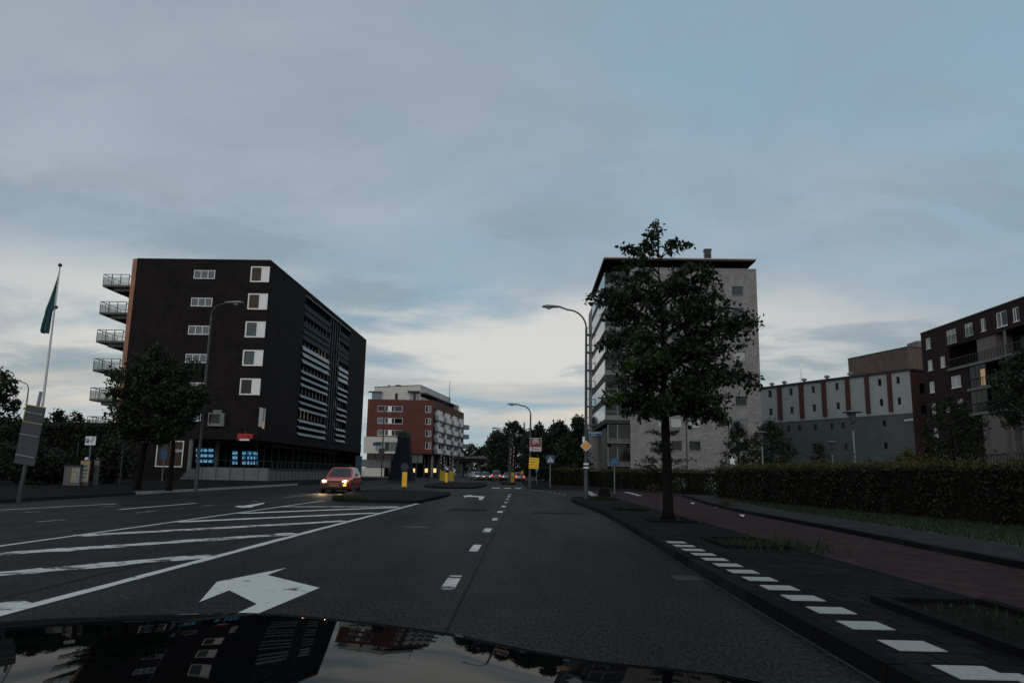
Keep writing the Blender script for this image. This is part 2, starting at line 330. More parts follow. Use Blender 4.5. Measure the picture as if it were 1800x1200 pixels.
# ------------------------------------------------------------------ building blocks
def root_loc(o):
    while o.parent: o = o.parent
    return o.location
class MB:
    """collects faces in world coordinates, then links them as one mesh object"""
    def __init__(s): s.v = []; s.f = []
    def poly(s, pts):
        n = len(s.v); s.v.extend(tuple(p) for p in pts); s.f.append(tuple(range(n, n+len(pts)))); return s
    def hexa(s, b, t):
        n = len(s.v); s.v.extend([tuple(p) for p in b]+[tuple(p) for p in t])
        s.f += [(n+3, n+2, n+1, n), (n+4, n+5, n+6, n+7)] + [(n+i, n+(i+1) % 4, n+4+(i+1) % 4, n+4+i) for i in range(4)]; return s
    def box(s, x0, x1, y0, y1, z0, z1):
        return s.hexa([(x0, y0, z0), (x1, y0, z0), (x1, y1, z0), (x0, y1, z0)], [(x0, y0, z1), (x1, y0, z1), (x1, y1, z1), (x0, y1, z1)])
    def fbox(s, fr, u0, u1, d0, d1, z0, z1):
        P = fr.pt
        return s.hexa([P(u0, d0, z0), P(u1, d0, z0), P(u1, d1, z0), P(u0, d1, z0)], [P(u0, d0, z1), P(u1, d0, z1), P(u1, d1, z1), P(u0, d1, z1)])
    def fquad(s, fr, u0, u1, z0, z1, d=0.):
        P = fr.pt; return s.poly([P(u0, d, z0), P(u1, d, z0), P(u1, d, z1), P(u0, d, z1)])
    def tube(s, pts, rad, seg=8, cap=True):
        pts = [Vector(p) for p in pts]; n0 = len(s.v); k = len(pts)
        if not hasattr(rad, '__len__'): rad = [rad]*k
        ref = None
        for i, p in enumerate(pts):
            d = (pts[min(i+1, k-1)]-pts[max(i-1, 0)])
            d = d.normalized() if d.length > 1e-9 else Vector((0, 0, 1))
            if ref is None: ref = Vector((1, 0, 0)) if abs(d.x) < .9 else Vector((0, 1, 0))
            a = (ref-d*ref.dot(d)).normalized(); b = d.cross(a); ref = a
            for j in range(seg):
                t = 2*math.pi*j/seg; s.v.append(tuple(p+(a*math.cos(t)+b*math.sin(t))*rad[i]))
        for i in range(k-1):
            for j in range(seg):
                j2 = (j+1) % seg; s.f.append((n0+i*seg+j, n0+i*seg+j2, n0+(i+1)*seg+j2, n0+(i+1)*seg+j))
        if cap:
            s.f.append(tuple(n0+j for j in reversed(range(seg)))); s.f.append(tuple(n0+(k-1)*seg+j for j in range(seg)))
        return s
    def prism(s, pts, z0, z1):
        n = len(s.v); k = len(pts)
        s.v.extend([(p[0], p[1], z0) for p in pts]+[(p[0], p[1], z1) for p in pts])
        s.f.append(tuple(range(n+k-1, n-1, -1))); s.f.append(tuple(range(n+k, n+2*k)))
        for i in range(k): s.f.append((n+i, n+(i+1) % k, n+k+(i+1) % k, n+k+i))
        return s
    def lathe(s, c, prof, seg=14):
        n = len(s.v)
        for r, z in prof:
            for j in range(seg):
                t = 2*math.pi*j/seg; s.v.append((c[0]+r*math.cos(t), c[1]+r*math.sin(t), c[2]+z))
        for i in range(len(prof)-1):
            for j in range(seg):
                j2 = (j+1) % seg; s.f.append((n+i*seg+j, n+i*seg+j2, n+(i+1)*seg+j2, n+(i+1)*seg+j))
        s.f.append(tuple(n+j for j in reversed(range(seg)))); s.f.append(tuple(n+(len(prof)-1)*seg+j for j in range(seg)))
        return s
    def disc(s, c, r, n, th, seg=20):
        """a plate of radius r and thickness th, facing n"""
        n = Vector(n).normalized(); c = Vector(c); return s.tube([c-n*th/2, c+n*th/2], r, seg)
    def build(s, name, m, parent=None, smooth=False, sharp=None):
        me = bpy.data.meshes.new(name)
        if parent is not None:
            l = root_loc(parent); vv = [(a-l.x, b-l.y, c-l.z) for a, b, c in s.v]
        else: vv = s.v
        me.from_pydata(vv, [], s.f)
        me.materials.append(MATS[m] if isinstance(m, str) else m)
        if smooth or sharp:
            me.polygons.foreach_set('use_smooth', [True]*len(me.polygons))
            if sharp: me.set_sharp_from_angle(angle=math.radians(sharp))
        me.update()
        o = bpy.data.objects.new(name, me); COL.objects.link(o)
        if parent is not None: o.parent = parent
        return o
def tag(o, label=None, cat=None, group=None, kind=None):
    if label: o['label'] = label
    if cat: o['category'] = cat
    if group: o['group'] = group
    if kind: o['kind'] = kind
    return o
def thing(name, label, cat, loc=(0, 0, 0), group=None):
    o = bpy.data.objects.new(name, None); COL.objects.link(o); o.location = Vector(loc); o.empty_display_size = .2
    return tag(o, label, cat, group)
def copy_tree(o, parent=None):
    c = o.copy(); COL.objects.link(c)
    if parent is not None: c.parent = parent
    for ch in o.children: copy_tree(ch, c)
    return c
def quads_np(name, V, k, m, parent=None, smooth=False, mi=None, mats=None):
    """V: (n, k, 3) array of n separate k-gons"""
    n = len(V); me = bpy.data.meshes.new(name); V = V.reshape(-1, 3).astype(np.float32)
    if parent is not None: V = V-np.array(root_loc(parent), dtype=np.float32)
    me.vertices.add(n*k); me.vertices.foreach_set('co', V.ravel())
    me.loops.add(n*k); me.loops.foreach_set('vertex_index', np.arange(n*k, dtype=np.int32))
    me.polygons.add(n); me.polygons.foreach_set('loop_start', np.arange(0, n*k, k, dtype=np.int32))
    for mm in (mats or [m]): me.materials.append(MATS[mm])
    if mi is not None: me.polygons.foreach_set('material_index', mi.astype(np.int32))
    me.update(calc_edges=True); me.validate()
    o = bpy.data.objects.new(name, me); COL.objects.link(o)
    if parent is not None: o.parent = parent
    return o
def leaves(P, size, droop=.5, aspect=.62, jit=.35):
    """rhombic leaves at points P"""
    n = len(P)
    d = rng.normal(size=(n, 3)); d[:, 2] -= droop; d /= np.linalg.norm(d, axis=1)[:, None]
    a = rng.normal(size=(n, 3)); a -= d*(a*d).sum(1)[:, None]; a /= np.linalg.norm(a, axis=1)[:, None]
    s = size*(1+jit*rng.normal(size=(n, 1))).clip(.4, 1.8)
    nn = np.cross(d, a)
    b0 = P; t = P+d*s; m = P+d*s*.45
    return np.stack([b0, m+a*s*aspect*.5+nn*s*.08, t, m-a*s*aspect*.5+nn*s*.08], axis=1)

class Face:
    """a vertical plane through two plan points; u runs from the first to the second, n faces the camera side"""
    def __init__(s, p0, p1, flip=False):
        s.o = Vector((p0[0], p0[1], 0)); d = Vector((p1[0]-p0[0], p1[1]-p0[1], 0)); s.len = d.length; s.u = d.normalized()
        s.n = Vector((s.u.y, -s.u.x, 0))
        if (s.n.dot(-s.o) < 0) != flip: s.n = -s.n
    def pt(s, u, d, z): p = s.o+s.u*u+s.n*d; return (p.x, p.y, z)
    def uz(s, px, py, d=0.):
        r = ray(px, py); o = s.o+s.n*d; t = (o-Vector((0, 0, 0))).dot(s.n)/r.dot(s.n)
        p = r*t; return (p-o).dot(s.u), CAMH+p.z
    def rect(s, x0, x1, y0, y1):
        ym = (y0+y1)/2; xm = (x0+x1)/2
        a, b = s.uz(x0, ym)[0], s.uz(x1, ym)[0]; z1, z0 = s.uz(xm, y0)[1], s.uz(xm, y1)[1]
        return (min(a, b), max(a, b), z0, z1)
def wall(mb, fr, u0, u1, z0, z1, holes, rev=.2, d=0.):
    """a wall face with openings cut through it and reveals of depth rev"""
    us = sorted({u0, u1, *[min(max(h[i], u0), u1) for h in holes for i in (0, 1)]})
    zs = sorted({z0, z1, *[min(max(h[i], z0), z1) for h in holes for i in (2, 3)]})
    P = fr.pt
    for j in range(len(zs)-1):
        zm = (zs[j]+zs[j+1])/2; run = None
        for i in range(len(us)-1):
            um = (us[i]+us[i+1])/2
            hit = any(h[0] < um < h[1] and h[2] < zm < h[3] for h in holes)
            if not hit:
                run = [us[i], us[i+1]] if run is None else [run[0], us[i+1]]
            if run and (hit or i == len(us)-2):
                mb.poly([P(run[0], d, zs[j]), P(run[1], d, zs[j]), P(run[1], d, zs[j+1]), P(run[0], d, zs[j+1])]); run = None
    for a, b, c, e in holes:
        mb.poly([P(a, d, c), P(b, d, c), P(b, d-rev, c), P(a, d-rev, c)]); mb.poly([P(a, d, e), P(b, d, e), P(b, d-rev, e), P(a, d-rev, e)])
        mb.poly([P(a, d, c), P(a, d, e), P(a, d-rev, e), P(a, d-rev, c)]); mb.poly([P(b, d, c), P(b, d, e), P(b, d-rev, e), P(b, d-rev, c)])
def window(fr, par, r, depth=.12, fw=.07, fm='white_frame', gm='glass_dark', splits=(), gms=None, sill=None, ft=.08, trans=None, inset=0.):
    """a window part: frame, with each pane a sub-part. splits: where the mullions stand (0..1); gms: one material per pane"""
    a, b, c, e = r; m = MB(); d0, d1 = -depth-inset, -depth+ft-inset
    m.fbox(fr, a, b, d0, d1, c, c+fw); m.fbox(fr, a, b, d0, d1, e-fw, e)
    m.fbox(fr, a, a+fw, d0, d1, c+fw, e-fw); m.fbox(fr, b-fw, b, d0, d1, c+fw, e-fw)
    xs = [a+fw]
    for t in splits:
        x = a+(b-a)*t; m.fbox(fr, x-fw*.5, x+fw*.5, d0, d1-.01, c+fw, e-fw); xs += [x-fw*.5, x+fw*.5]
    xs.append(b-fw)
    if trans: z = c+(e-c)*trans; m.fbox(fr, a+fw, b-fw, d0, d1-.015, z-fw*.4, z+fw*.4)
    w = m.build('window', fm, par)
    for i in range(0, len(xs), 2):
        g = (gms[i//2] if gms else gm)
        MB().fbox(fr, xs[i], xs[i+1], d0-.02, d0+.03 if g != 'white_panel' else d1-.012, c+fw, e-fw).build('pane' if g != 'white_panel' else 'panel', g, w)
    if sill: MB().fbox(fr, a-.05, b+.05, -depth, .05, c-.07, c-.003).build('sill', sill, w)
    return w
def text(s, size, c, face, m, par, name='lettering', right=None, th=.006, align='CENTER', rot=0., width=None, bold=0.):
    """raised lettering centred at c on a surface that faces `face`"""
    cu = bpy.data.curves.new('t', 'FONT'); cu.body = s; cu.size = size; cu.align_x = align; cu.align_y = 'CENTER'; cu.extrude = th; cu.offset = bold
    ob = bpy.data.objects.new('t', cu); COL.objects.link(ob)
    dg = bpy.context.evaluated_depsgraph_get(); me = bpy.data.meshes.new_from_object(ob.evaluated_get(dg)); bpy.data.objects.remove(ob)
    n = Vector(face).normalized(); r = Vector((-n.y, n.x, 0)).normalized(); up = n.cross(r)
    if rot:
        q = Matrix.Rotation(rot, 3, n); r = q@r; up = q@up
    xs = [v.co.x for v in me.vertices]; k = 1.
    if width and xs: k = width/(max(xs)-min(xs))
    l = root_loc(par)
    for v in me.vertices: v.co = Vector(c)+r*v.co.x*k+up*v.co.y+n*v.co.z-l
    me.materials.clear(); me.materials.append(MATS[m]); me.name = name
    o = bpy.data.objects.new(name, me); COL.objects.link(o); o.parent = par; return o

# ------------------------------------------------------------------ ground, road, pavements
KZ = .12
def structure(o): o['kind'] = 'structure'; return o
g_ = MB(); g_.poly([(-1500, -300, -.06), (1500, -300, -.06), (1500, 2400, -.06), (-1500, 2400, -.06)])
structure(g_.build('ground', 'ground'))
road = MB(); road.poly([(-19.5, -20, 0), (14, -20, 0), (60, 44, 0), (60, 70, 0), (6, 75, 0), (6, 330, 0), (-34, 330, 0), (-22.5, 130, 0), (-22.5, 60, 0)])
road = structure(road.build('road', 'asphalt'))
def mark(pts, name='lane_dash', m='paint', z=.004):
    return MB().poly([(p[0], p[1], z) for p in pts]).build(name, m, road)
def smooth_line(pts, n=6):
    out = []
    for i in range(len(pts)-1):
        p0, p1, p2, p3 = [Vector((*pts[max(0, min(len(pts)-1, j))], 0)) for j in (i-1, i, i+1, i+2)]
        for k in range(n):
            t = k/n; out.append(tuple((.5*((2*p1)+(-p0+p2)*t+(2*p0-5*p1+4*p2-p3)*t*t+(-p0+3*p1-3*p2+p3)*t**3)).xy))
    out.append(tuple(pts[-1])); return out
def offset(line, d):
    out = []
    for i, p in enumerate(line):
        a = Vector(line[max(0, i-1)]); b = Vector(line[min(len(line)-1, i+1)]); t = (b-a).normalized(); out.append((p[0]+t.y*d, p[1]-t.x*d))
    return out
def kerb_stones(line, w, parent, m='kerb', L=1.0, top=KZ, side=1, ymax=1e9, ymin=-1e9):
    """kerbstones one metre long laid along a line, joints between them; shown singly as far as they can be told apart"""
    pts = [Vector(p) for p in line]; d = [0]
    for i in range(1, len(pts)): d.append(d[-1]+(pts[i]-pts[i-1]).length)
    def at(s):
        for i in range(1, len(pts)):
            if s <= d[i] or i == len(pts)-1:
                t = (s-d[i-1])/max(1e-6, d[i]-d[i-1]); return pts[i-1].lerp(pts[i], t)
    s = 0
    while s+L <= d[-1]:
        a, b = at(s+.011), at(s+L-.011); t = (b-a).normalized(); n = Vector((t.y, -t.x))*side*w
        if ymin < a.y < ymax:
            z = top+random.uniform(-.004, .006); c = n*.12
            MB().hexa([(a.x, a.y, -.02), (b.x, b.y, -.02), (b.x+n.x, b.y+n.y, -.02), (a.x+n.x, a.y+n.y, -.02)],
                      [(a.x+c.x, a.y+c.y, z), (b.x+c.x, b.y+c.y, z), (b.x+n.x, b.y+n.y, z), (a.x+n.x, a.y+n.y, z)]).build('kerbstone', random.choice((m, m, 'kerb_worn')) if m == 'kerb_dark' else m, parent)
        s += L
def slab(name, poly, m, top=KZ, z0=-.03):
    return structure(MB().prism(poly, z0, top).build(name, m))

# right-hand pavement with its kerb, cycle path, footway and verge
KR = smooth_line([(2.27, -8), (2.25, 4), (2.27, 10), (2.42, 18), (2.45, 25), (2.22, 32), (2.15, 36.5), (2.6, 40), (3.9, 42.6), (6, 44.3), (9, 45.2), (13, 45.6)])
KRi = offset(KR, .14)
pave = slab('pavement', KRi+[(13, 43), (13, -8)], 'paving', .112)
kerb_stones(KR, .135, pave, 'kerb_dark')
BL = smooth_line([(4.4, -8), (4.42, 8), (4.48, 18), (4.48, 27), (4.42, 35), (4.4, 42.9)])
BR = smooth_line([(6.6, -8), (6.7, 9), (7.0, 18), (7.15, 25.3), (7.7, 32.6), (8.4, 38.5), (9.2, 45.1)])
cp = structure(MB().poly([(x, y, .117) for x, y in BL]+[(x, y, .117) for x, y in reversed(BR)]).build('cycle_path', 'red_paving'))
for ln, sd in ((BL, -1),):
    m = MB(); o2 = offset(ln, .05)
    for i in range(len(ln)-1): m.hexa([(*ln[i], .05), (*ln[i+1], .05), (*o2[i+1], .05), (*o2[i], .05)], [(*ln[i], .124), (*ln[i+1], .124), (*o2[i+1], .124), (*o2[i], .124)])
    m.build('edging', 'kerb', cp)
WL = offset(BR, .16); WR = offset(BR, 1.55)
fw = structure(MB().prism(offset(BR, .0)+list(reversed(WR)), .05, .19).build('footway', 'paving_walk'))
kerb_stones(offset(BR, -.09), .16, fw, 'kerb_dark', top=.205)
VR = smooth_line([(14.2, -8), (13.8, 11), (12.9, 22), (11.7, 33), (11.3, 42.5)])
verge = MB().prism(offset(WR, .0)[:len(WR)-2]+list(reversed(VR)), .05, .18).build('verge', 'grass_soil'); structure(verge)
def grass_on(inside_pts, n, h, name, label, zz=.18):
    pass
# far corner beyond the side street
KF = smooth_line([(-.9, 128), (-.6, 100), (-.15, 80), (.0, 70), (.35, 64), (1.6, 61.2), (4.5, 60.2), (9, 59.6), (15, 57.5), (30, 55)])
far = slab('far_pavement', offset(KF, -.14)+[(60, 55), (60, 130)], 'paving', .112)
kerb_stones(KF, .14, far, 'kerb', side=-1)
# left-hand pavement
KL = smooth_line([(-17.0, -20), (-17.0, 10), (-16.95, 25), (-17.5, 35), (-17.7, 45), (-18.6, 68), (-20.2, 95), (-21.5, 128)])
left = slab('left_pavement', offset(KL, -.15)+[(-90, 128), (-90, -20)], 'paving', .112)
kerb_stones(KL, .145, left, 'kerb', side=-1, ymax=33)
kerb_stones(KL, .145, left, 'kerb_pale', side=-1, ymin=33, ymax=60)
kerb_stones(KL, .145, left, 'kerb', side=-1, ymin=60, ymax=110)
# traffic islands
def island(pts, name='traffic_island'):
    ln = smooth_line(pts+[pts[0]], 5)
    ctr = Vector((sum(p[0] for p in pts)/len(pts), sum(p[1] for p in pts)/len(pts)))
    inn = [tuple(Vector(p).lerp(ctr, .14/max(.5, (Vector(p)-ctr).length))) for p in ln[:-1]]
    o = MB(); n = len(inn); o.prism(inn, 0.001, .115)
    o = structure(o.build(name, 'cobble')); kerb_stones(ln, .13, o, 'kerb_dark', L=.9, side=1 if sum((ln[i+1][0]-ln[i][0])*(ln[i+1][1]+ln[i][1]) for i in range(len(ln)-1)) > 0 else -1)
    return o
island([(-4.25, 30.6), (-4.05, 38), (-4.3, 43.5), (-5.4, 45.6), (-8.0, 46.5), (-9.3, 44.5), (-9.3, 40), (-8.4, 34), (-7.9, 31.4), (-6.2, 30.3)])
island([(-4.1, 60.0), (-3.8, 66), (-3.9, 76), (-4.6, 86), (-6.2, 90), (-8.2, 88), (-9.0, 78), (-9.0, 68), (-8.0, 61.5), (-6.0, 58.7)])
island([(-1.6, 84.0), (-1.3, 90), (-1.6, 108), (-2.6, 109), (-3.1, 100), (-3.0, 88), (-2.4, 84.3)])

# gutter joint, repair patches, covers
def ribbon(line, w, name, m, z):
    o2 = offset(line, w); q = MB()
    for i in range(len(line)-1): q.poly([(*line[i], z), (*line[i+1], z), (*o2[i+1], z), (*o2[i], z)])
    return q.build(name, m, road)
mat('joint', (.045, .048, .048), .9, .3, 5, spec=.05); mat('tar', (.0045, .005, .0052), .8, .3, 3, spec=.1); mat('patch', (.0125, .0138, .0138), .9, .3, 6, .4, 60, spec=.08); mat('iron', (.016, .015, .014), .6, .3, 12, .5, 60, metal=.4)
ribbon(offset(KR, -.035), .022, 'gutter_joint', 'joint', .003)
ribbon(smooth_line([(-.62, 3), (-.66, 20), (-.6, 40), (-.9, 60)], 8), .025, 'tar_seam', 'tar', .0025)
ribbon(smooth_line([(-4.9, 2), (-4.95, 12), (-4.8, 30)], 8), .03, 'tar_seam', 'tar', .0025)
ribbon(smooth_line([(-8.6, 8), (-8.7, 26), (-9.0, 60)], 8), .03, 'tar_seam', 'tar', .0025)
def crack(p, n, dx, dy):
    ln = [p]
    for _ in range(n): ln.append((ln[-1][0]+random.gauss(dx, .09), ln[-1][1]+random.gauss(dy, .09)))
    ribbon(ln, .012, 'crack', 'tar', .0028)
for p, n, dx, dy in (((-1.9, 12.0), 14, .12, .03), ((.3, 20), 16, .1, .03), ((-3.6, 23), 12, .12, .05), ((.9, 12.5), 10, .02, .22), ((-10, 24), 14, .15, .02)): crack(p, n, dx, dy)
for x0, x1, y0, y1 in ((-2.6, -1.3, 25.2, 27.0), (.2, 1.9, 24.5, 25.6), (-13.2, -11.8, 24, 26.5)):
    mark([(x0, y0), (x1, y0+.08), (x1-.05, y1), (x0+.04, y1-.05)], 'repair_patch', 'patch', .0022)
for x, y in ((-2.5, 17.6), (-10.0, 29.0)):
    MB().poly([(x+.31*math.cos(a), y+.31*math.sin(a), .0032) for a in np.linspace(0, 2*math.pi, 21)[:-1]]).build('manhole_cover', 'iron', road)
for y in (9.6, 22.5): MB().box(1.86, 2.2, y, y+.42, -.01, .0035).build('gully_grate', 'iron', road)
# painted markings
for k in range(10):
    y = 8.45+4.05*k; w = .075; j = lambda: random.uniform(-.01, .01)
    L = 1.12 if k < 8 else 1.6
    x = -.84-(.0 if y < 30 else (y-30)*.008)
    mark([(x-w+j(), y), (x+w+j(), y+j()), (x+w+j(), y+L), (x-w+j(), y+L+j())], m='paint' if k % 3 else 'paint_worn')
def ragged(p0, p1, w, rag, n=26):
    a = Vector(p0); b = Vector(p1); t = (b-a).normalized(); nn = Vector((-t.y, t.x)); l, r = [], []
    for i in range(n+1):
        c = a.lerp(b, i/n); l.append(tuple(c+nn*(w/2+random.gauss(0, rag)))); r.append(tuple(c-nn*(w/2+random.gauss(0, rag))))
    return l+list(reversed(r))
mark(ragged((-4.42, 2), (-4.40, 16), .14, .008), 'edge_line', 'paint', .005); mark(ragged((-4.40, 16), (-4.27, 30.3), .14, .004), 'edge_line', 'paint', .005)
mark(ragged((-8.03, 5), (-8.12, 18), .10, .006), 'edge_line', 'paint', .005); mark(ragged((-8.12, 18), (-8.3, 31.5), .10, .004), 'edge_line', 'paint', .005)
for k, y0 in enumerate((7.1, 11.15, 15.2, 19.2, 23.1, 26.9)):
    mark(ragged((-8.05, y0-5.45), (-4.5, y0), .40, .045 if k < 3 else .02), 'hatch_bar', 'paint_worn' if k < 4 else 'paint', .004)
mark([(-4.5, 27.1), (-4.5, 27.6), (-8.2, 26.0), (-8.2, 25.5)], 'hatch_bar', 'paint_worn', .004)
# turn-left arrow in the lane, and its repeats further on
def arrow(pts, m='paint'): mark(pts, 'arrow_marking', m, .004)
arrow([(-3.06, 7.33), (-3.42, 8.62), (-3.06, 9.95), (-3.07, 9.25), (-2.2, 8.36), (-2.32, 6.9), (-2.38, 4.6), (-2.55, 4.6), (-2.5, 7.3), (-3.06, 8.06)])
arrow([(-3.1, 38.9), (-3.4, 41.4), (-3.1, 44.0), (-3.08, 42.4), (-2.2, 41.2), (-2.05, 36.0), (-2.2, 35.9), (-2.42, 39.6), (-3.05, 40.2)])
q = [G(440+dx, 889+dy) for dx, dy in ((-28, 1), (-18, -1), (-16, 0), (25, -6), (24, -4), (4, 1), (5, 2), (-14, 3))]
mark([(p.x, p.y) for p in q], 'arrow_marking', 'paint', .004)
for a, b, c, d, w, m in ((0, 896, 205, 885, .12, 'paint'), (210, 895, 345, 884, .14, 'paint'), (65, 917, 118, 912.5, .10, 'paint_faded'), (240, 901, 275, 897, .10, 'paint_faded'),
                      (30, 901, 72, 899, .10, 'paint_faded'), (355, 889, 378, 887, .1, 'paint_faded'), (440, 881, 456, 880, .1, 'paint_faded'), (180, 890, 212, 888.5, .1, 'paint_faded'), (500, 874, 560, 868, .1, 'paint_faded')):
    p, q = G(a, b), G(c, d); mark(ragged((p.x, p.y), (q.x, q.y), w, .008, 10), 'lane_line', m, .004)
for x0, x1 in ((-2.9, -2.2), (-1.9, -1.3), (-.95, -.4)): mark([(x0, 63.6), (x1, 63.2), (x1, 66.0), (x0, 66.4)], 'give_way_mark', 'paint')
# dashed edge line across the mouth of the side street, and the cycle crossing
for k in range(9):
    t = k/8; p = Vector((2.45, 47.5)).lerp(Vector((.5, 60.5)), t); mark([(p.x-.06, p.y), (p.x+.06, p.y), (p.x-.02, p.y+.75), (p.x-.14, p.y+.75)], 'edge_dash', 'paint')
mark([(4.4, 44.4), (9.5, 45.3), (10.8, 58.5), (4.4, 60)], 'cycle_crossing', 'red_paving', .003)
for (x0, x1) in ((3.9, 4.35), (6.9, 7.3)):
    for k in range(5): y = 46+k*2.8; mark([(x0+.12*k, y), (x1+.12*k, y), (x1+.12*k+.1, y+1.5), (x0+.12*k+.1, y+1.5)], 'crossing_block', 'paint', .007)
# white blocks laid in the pavement along the kerb
yy = 4.72
k = 0
while yy < 13.95:
    h = .325; x0 = 2.56-.006*k; x1 = x0+.325
    tag(MB().box(x0, x1, yy, yy+h, .06, .1165).build('white_block', 'paint_block', pave)); yy += .666 if yy > 6.0 else .72; k += 1
MB().box(2.888, 3.0, 3.8, 4.88, .06, .1165).build('white_block', 'paint_block', pave)
# tree pits: earth in a raised edging
def pit(x0, x1, y0, y1, edge=.1, h=.05):
    o = MB(); z0, z1 = .06, .115+h
    o.box(x0, x1, y0, y0+edge, z0, z1); o.box(x0, x1, y1-edge, y1, z0, z1); o.box(x0, x0+edge, y0+edge, y1-edge, z0, z1); o.box(x1-edge, x1, y0+edge, y1-edge, z0, z1)
    o = o.build('tree_pit_edging', 'kerb_dark', pave); MB().box(x0+edge, x1-edge, y0+edge, y1-edge, .06, .13).build('earth', 'earth', o); return o
pit(3.12, 4.3, 19.3, 20.65); pit(3.0, 4.07, 25.5, 26.9); pit(3.2, 4.25, 35.6, 37.1); pit(3.26, 4.35, 12.7, 14.5)
pit(3.28, 4.36, 5.07, 7.5, .12, .06)
def tufts(name, label, pts, n, h, m='leaf_grass', z=.12, spread=.3):
    """upright blades in small clumps"""
    P = np.array([(random.gauss(a, spread), random.gauss(b, spread*1.6), z) for a, b in pts for _ in range(n)])
    k = len(P); d = rng.normal(size=(k, 3))*.38; d[:, 2] = 1; d /= np.linalg.norm(d, axis=1)[:, None]
    hh = h*rng.uniform(.4, 1.2, (k, 1)); s = rng.normal(size=(k, 3)); s[:, 2] = 0; s /= np.linalg.norm(s, axis=1)[:, None]; w = .010+.01*h
    return tag(quads_np(name, np.stack([P-s*w, P+s*w, P+d*hh], 1), 3, m), label, 'grass', kind='stuff')

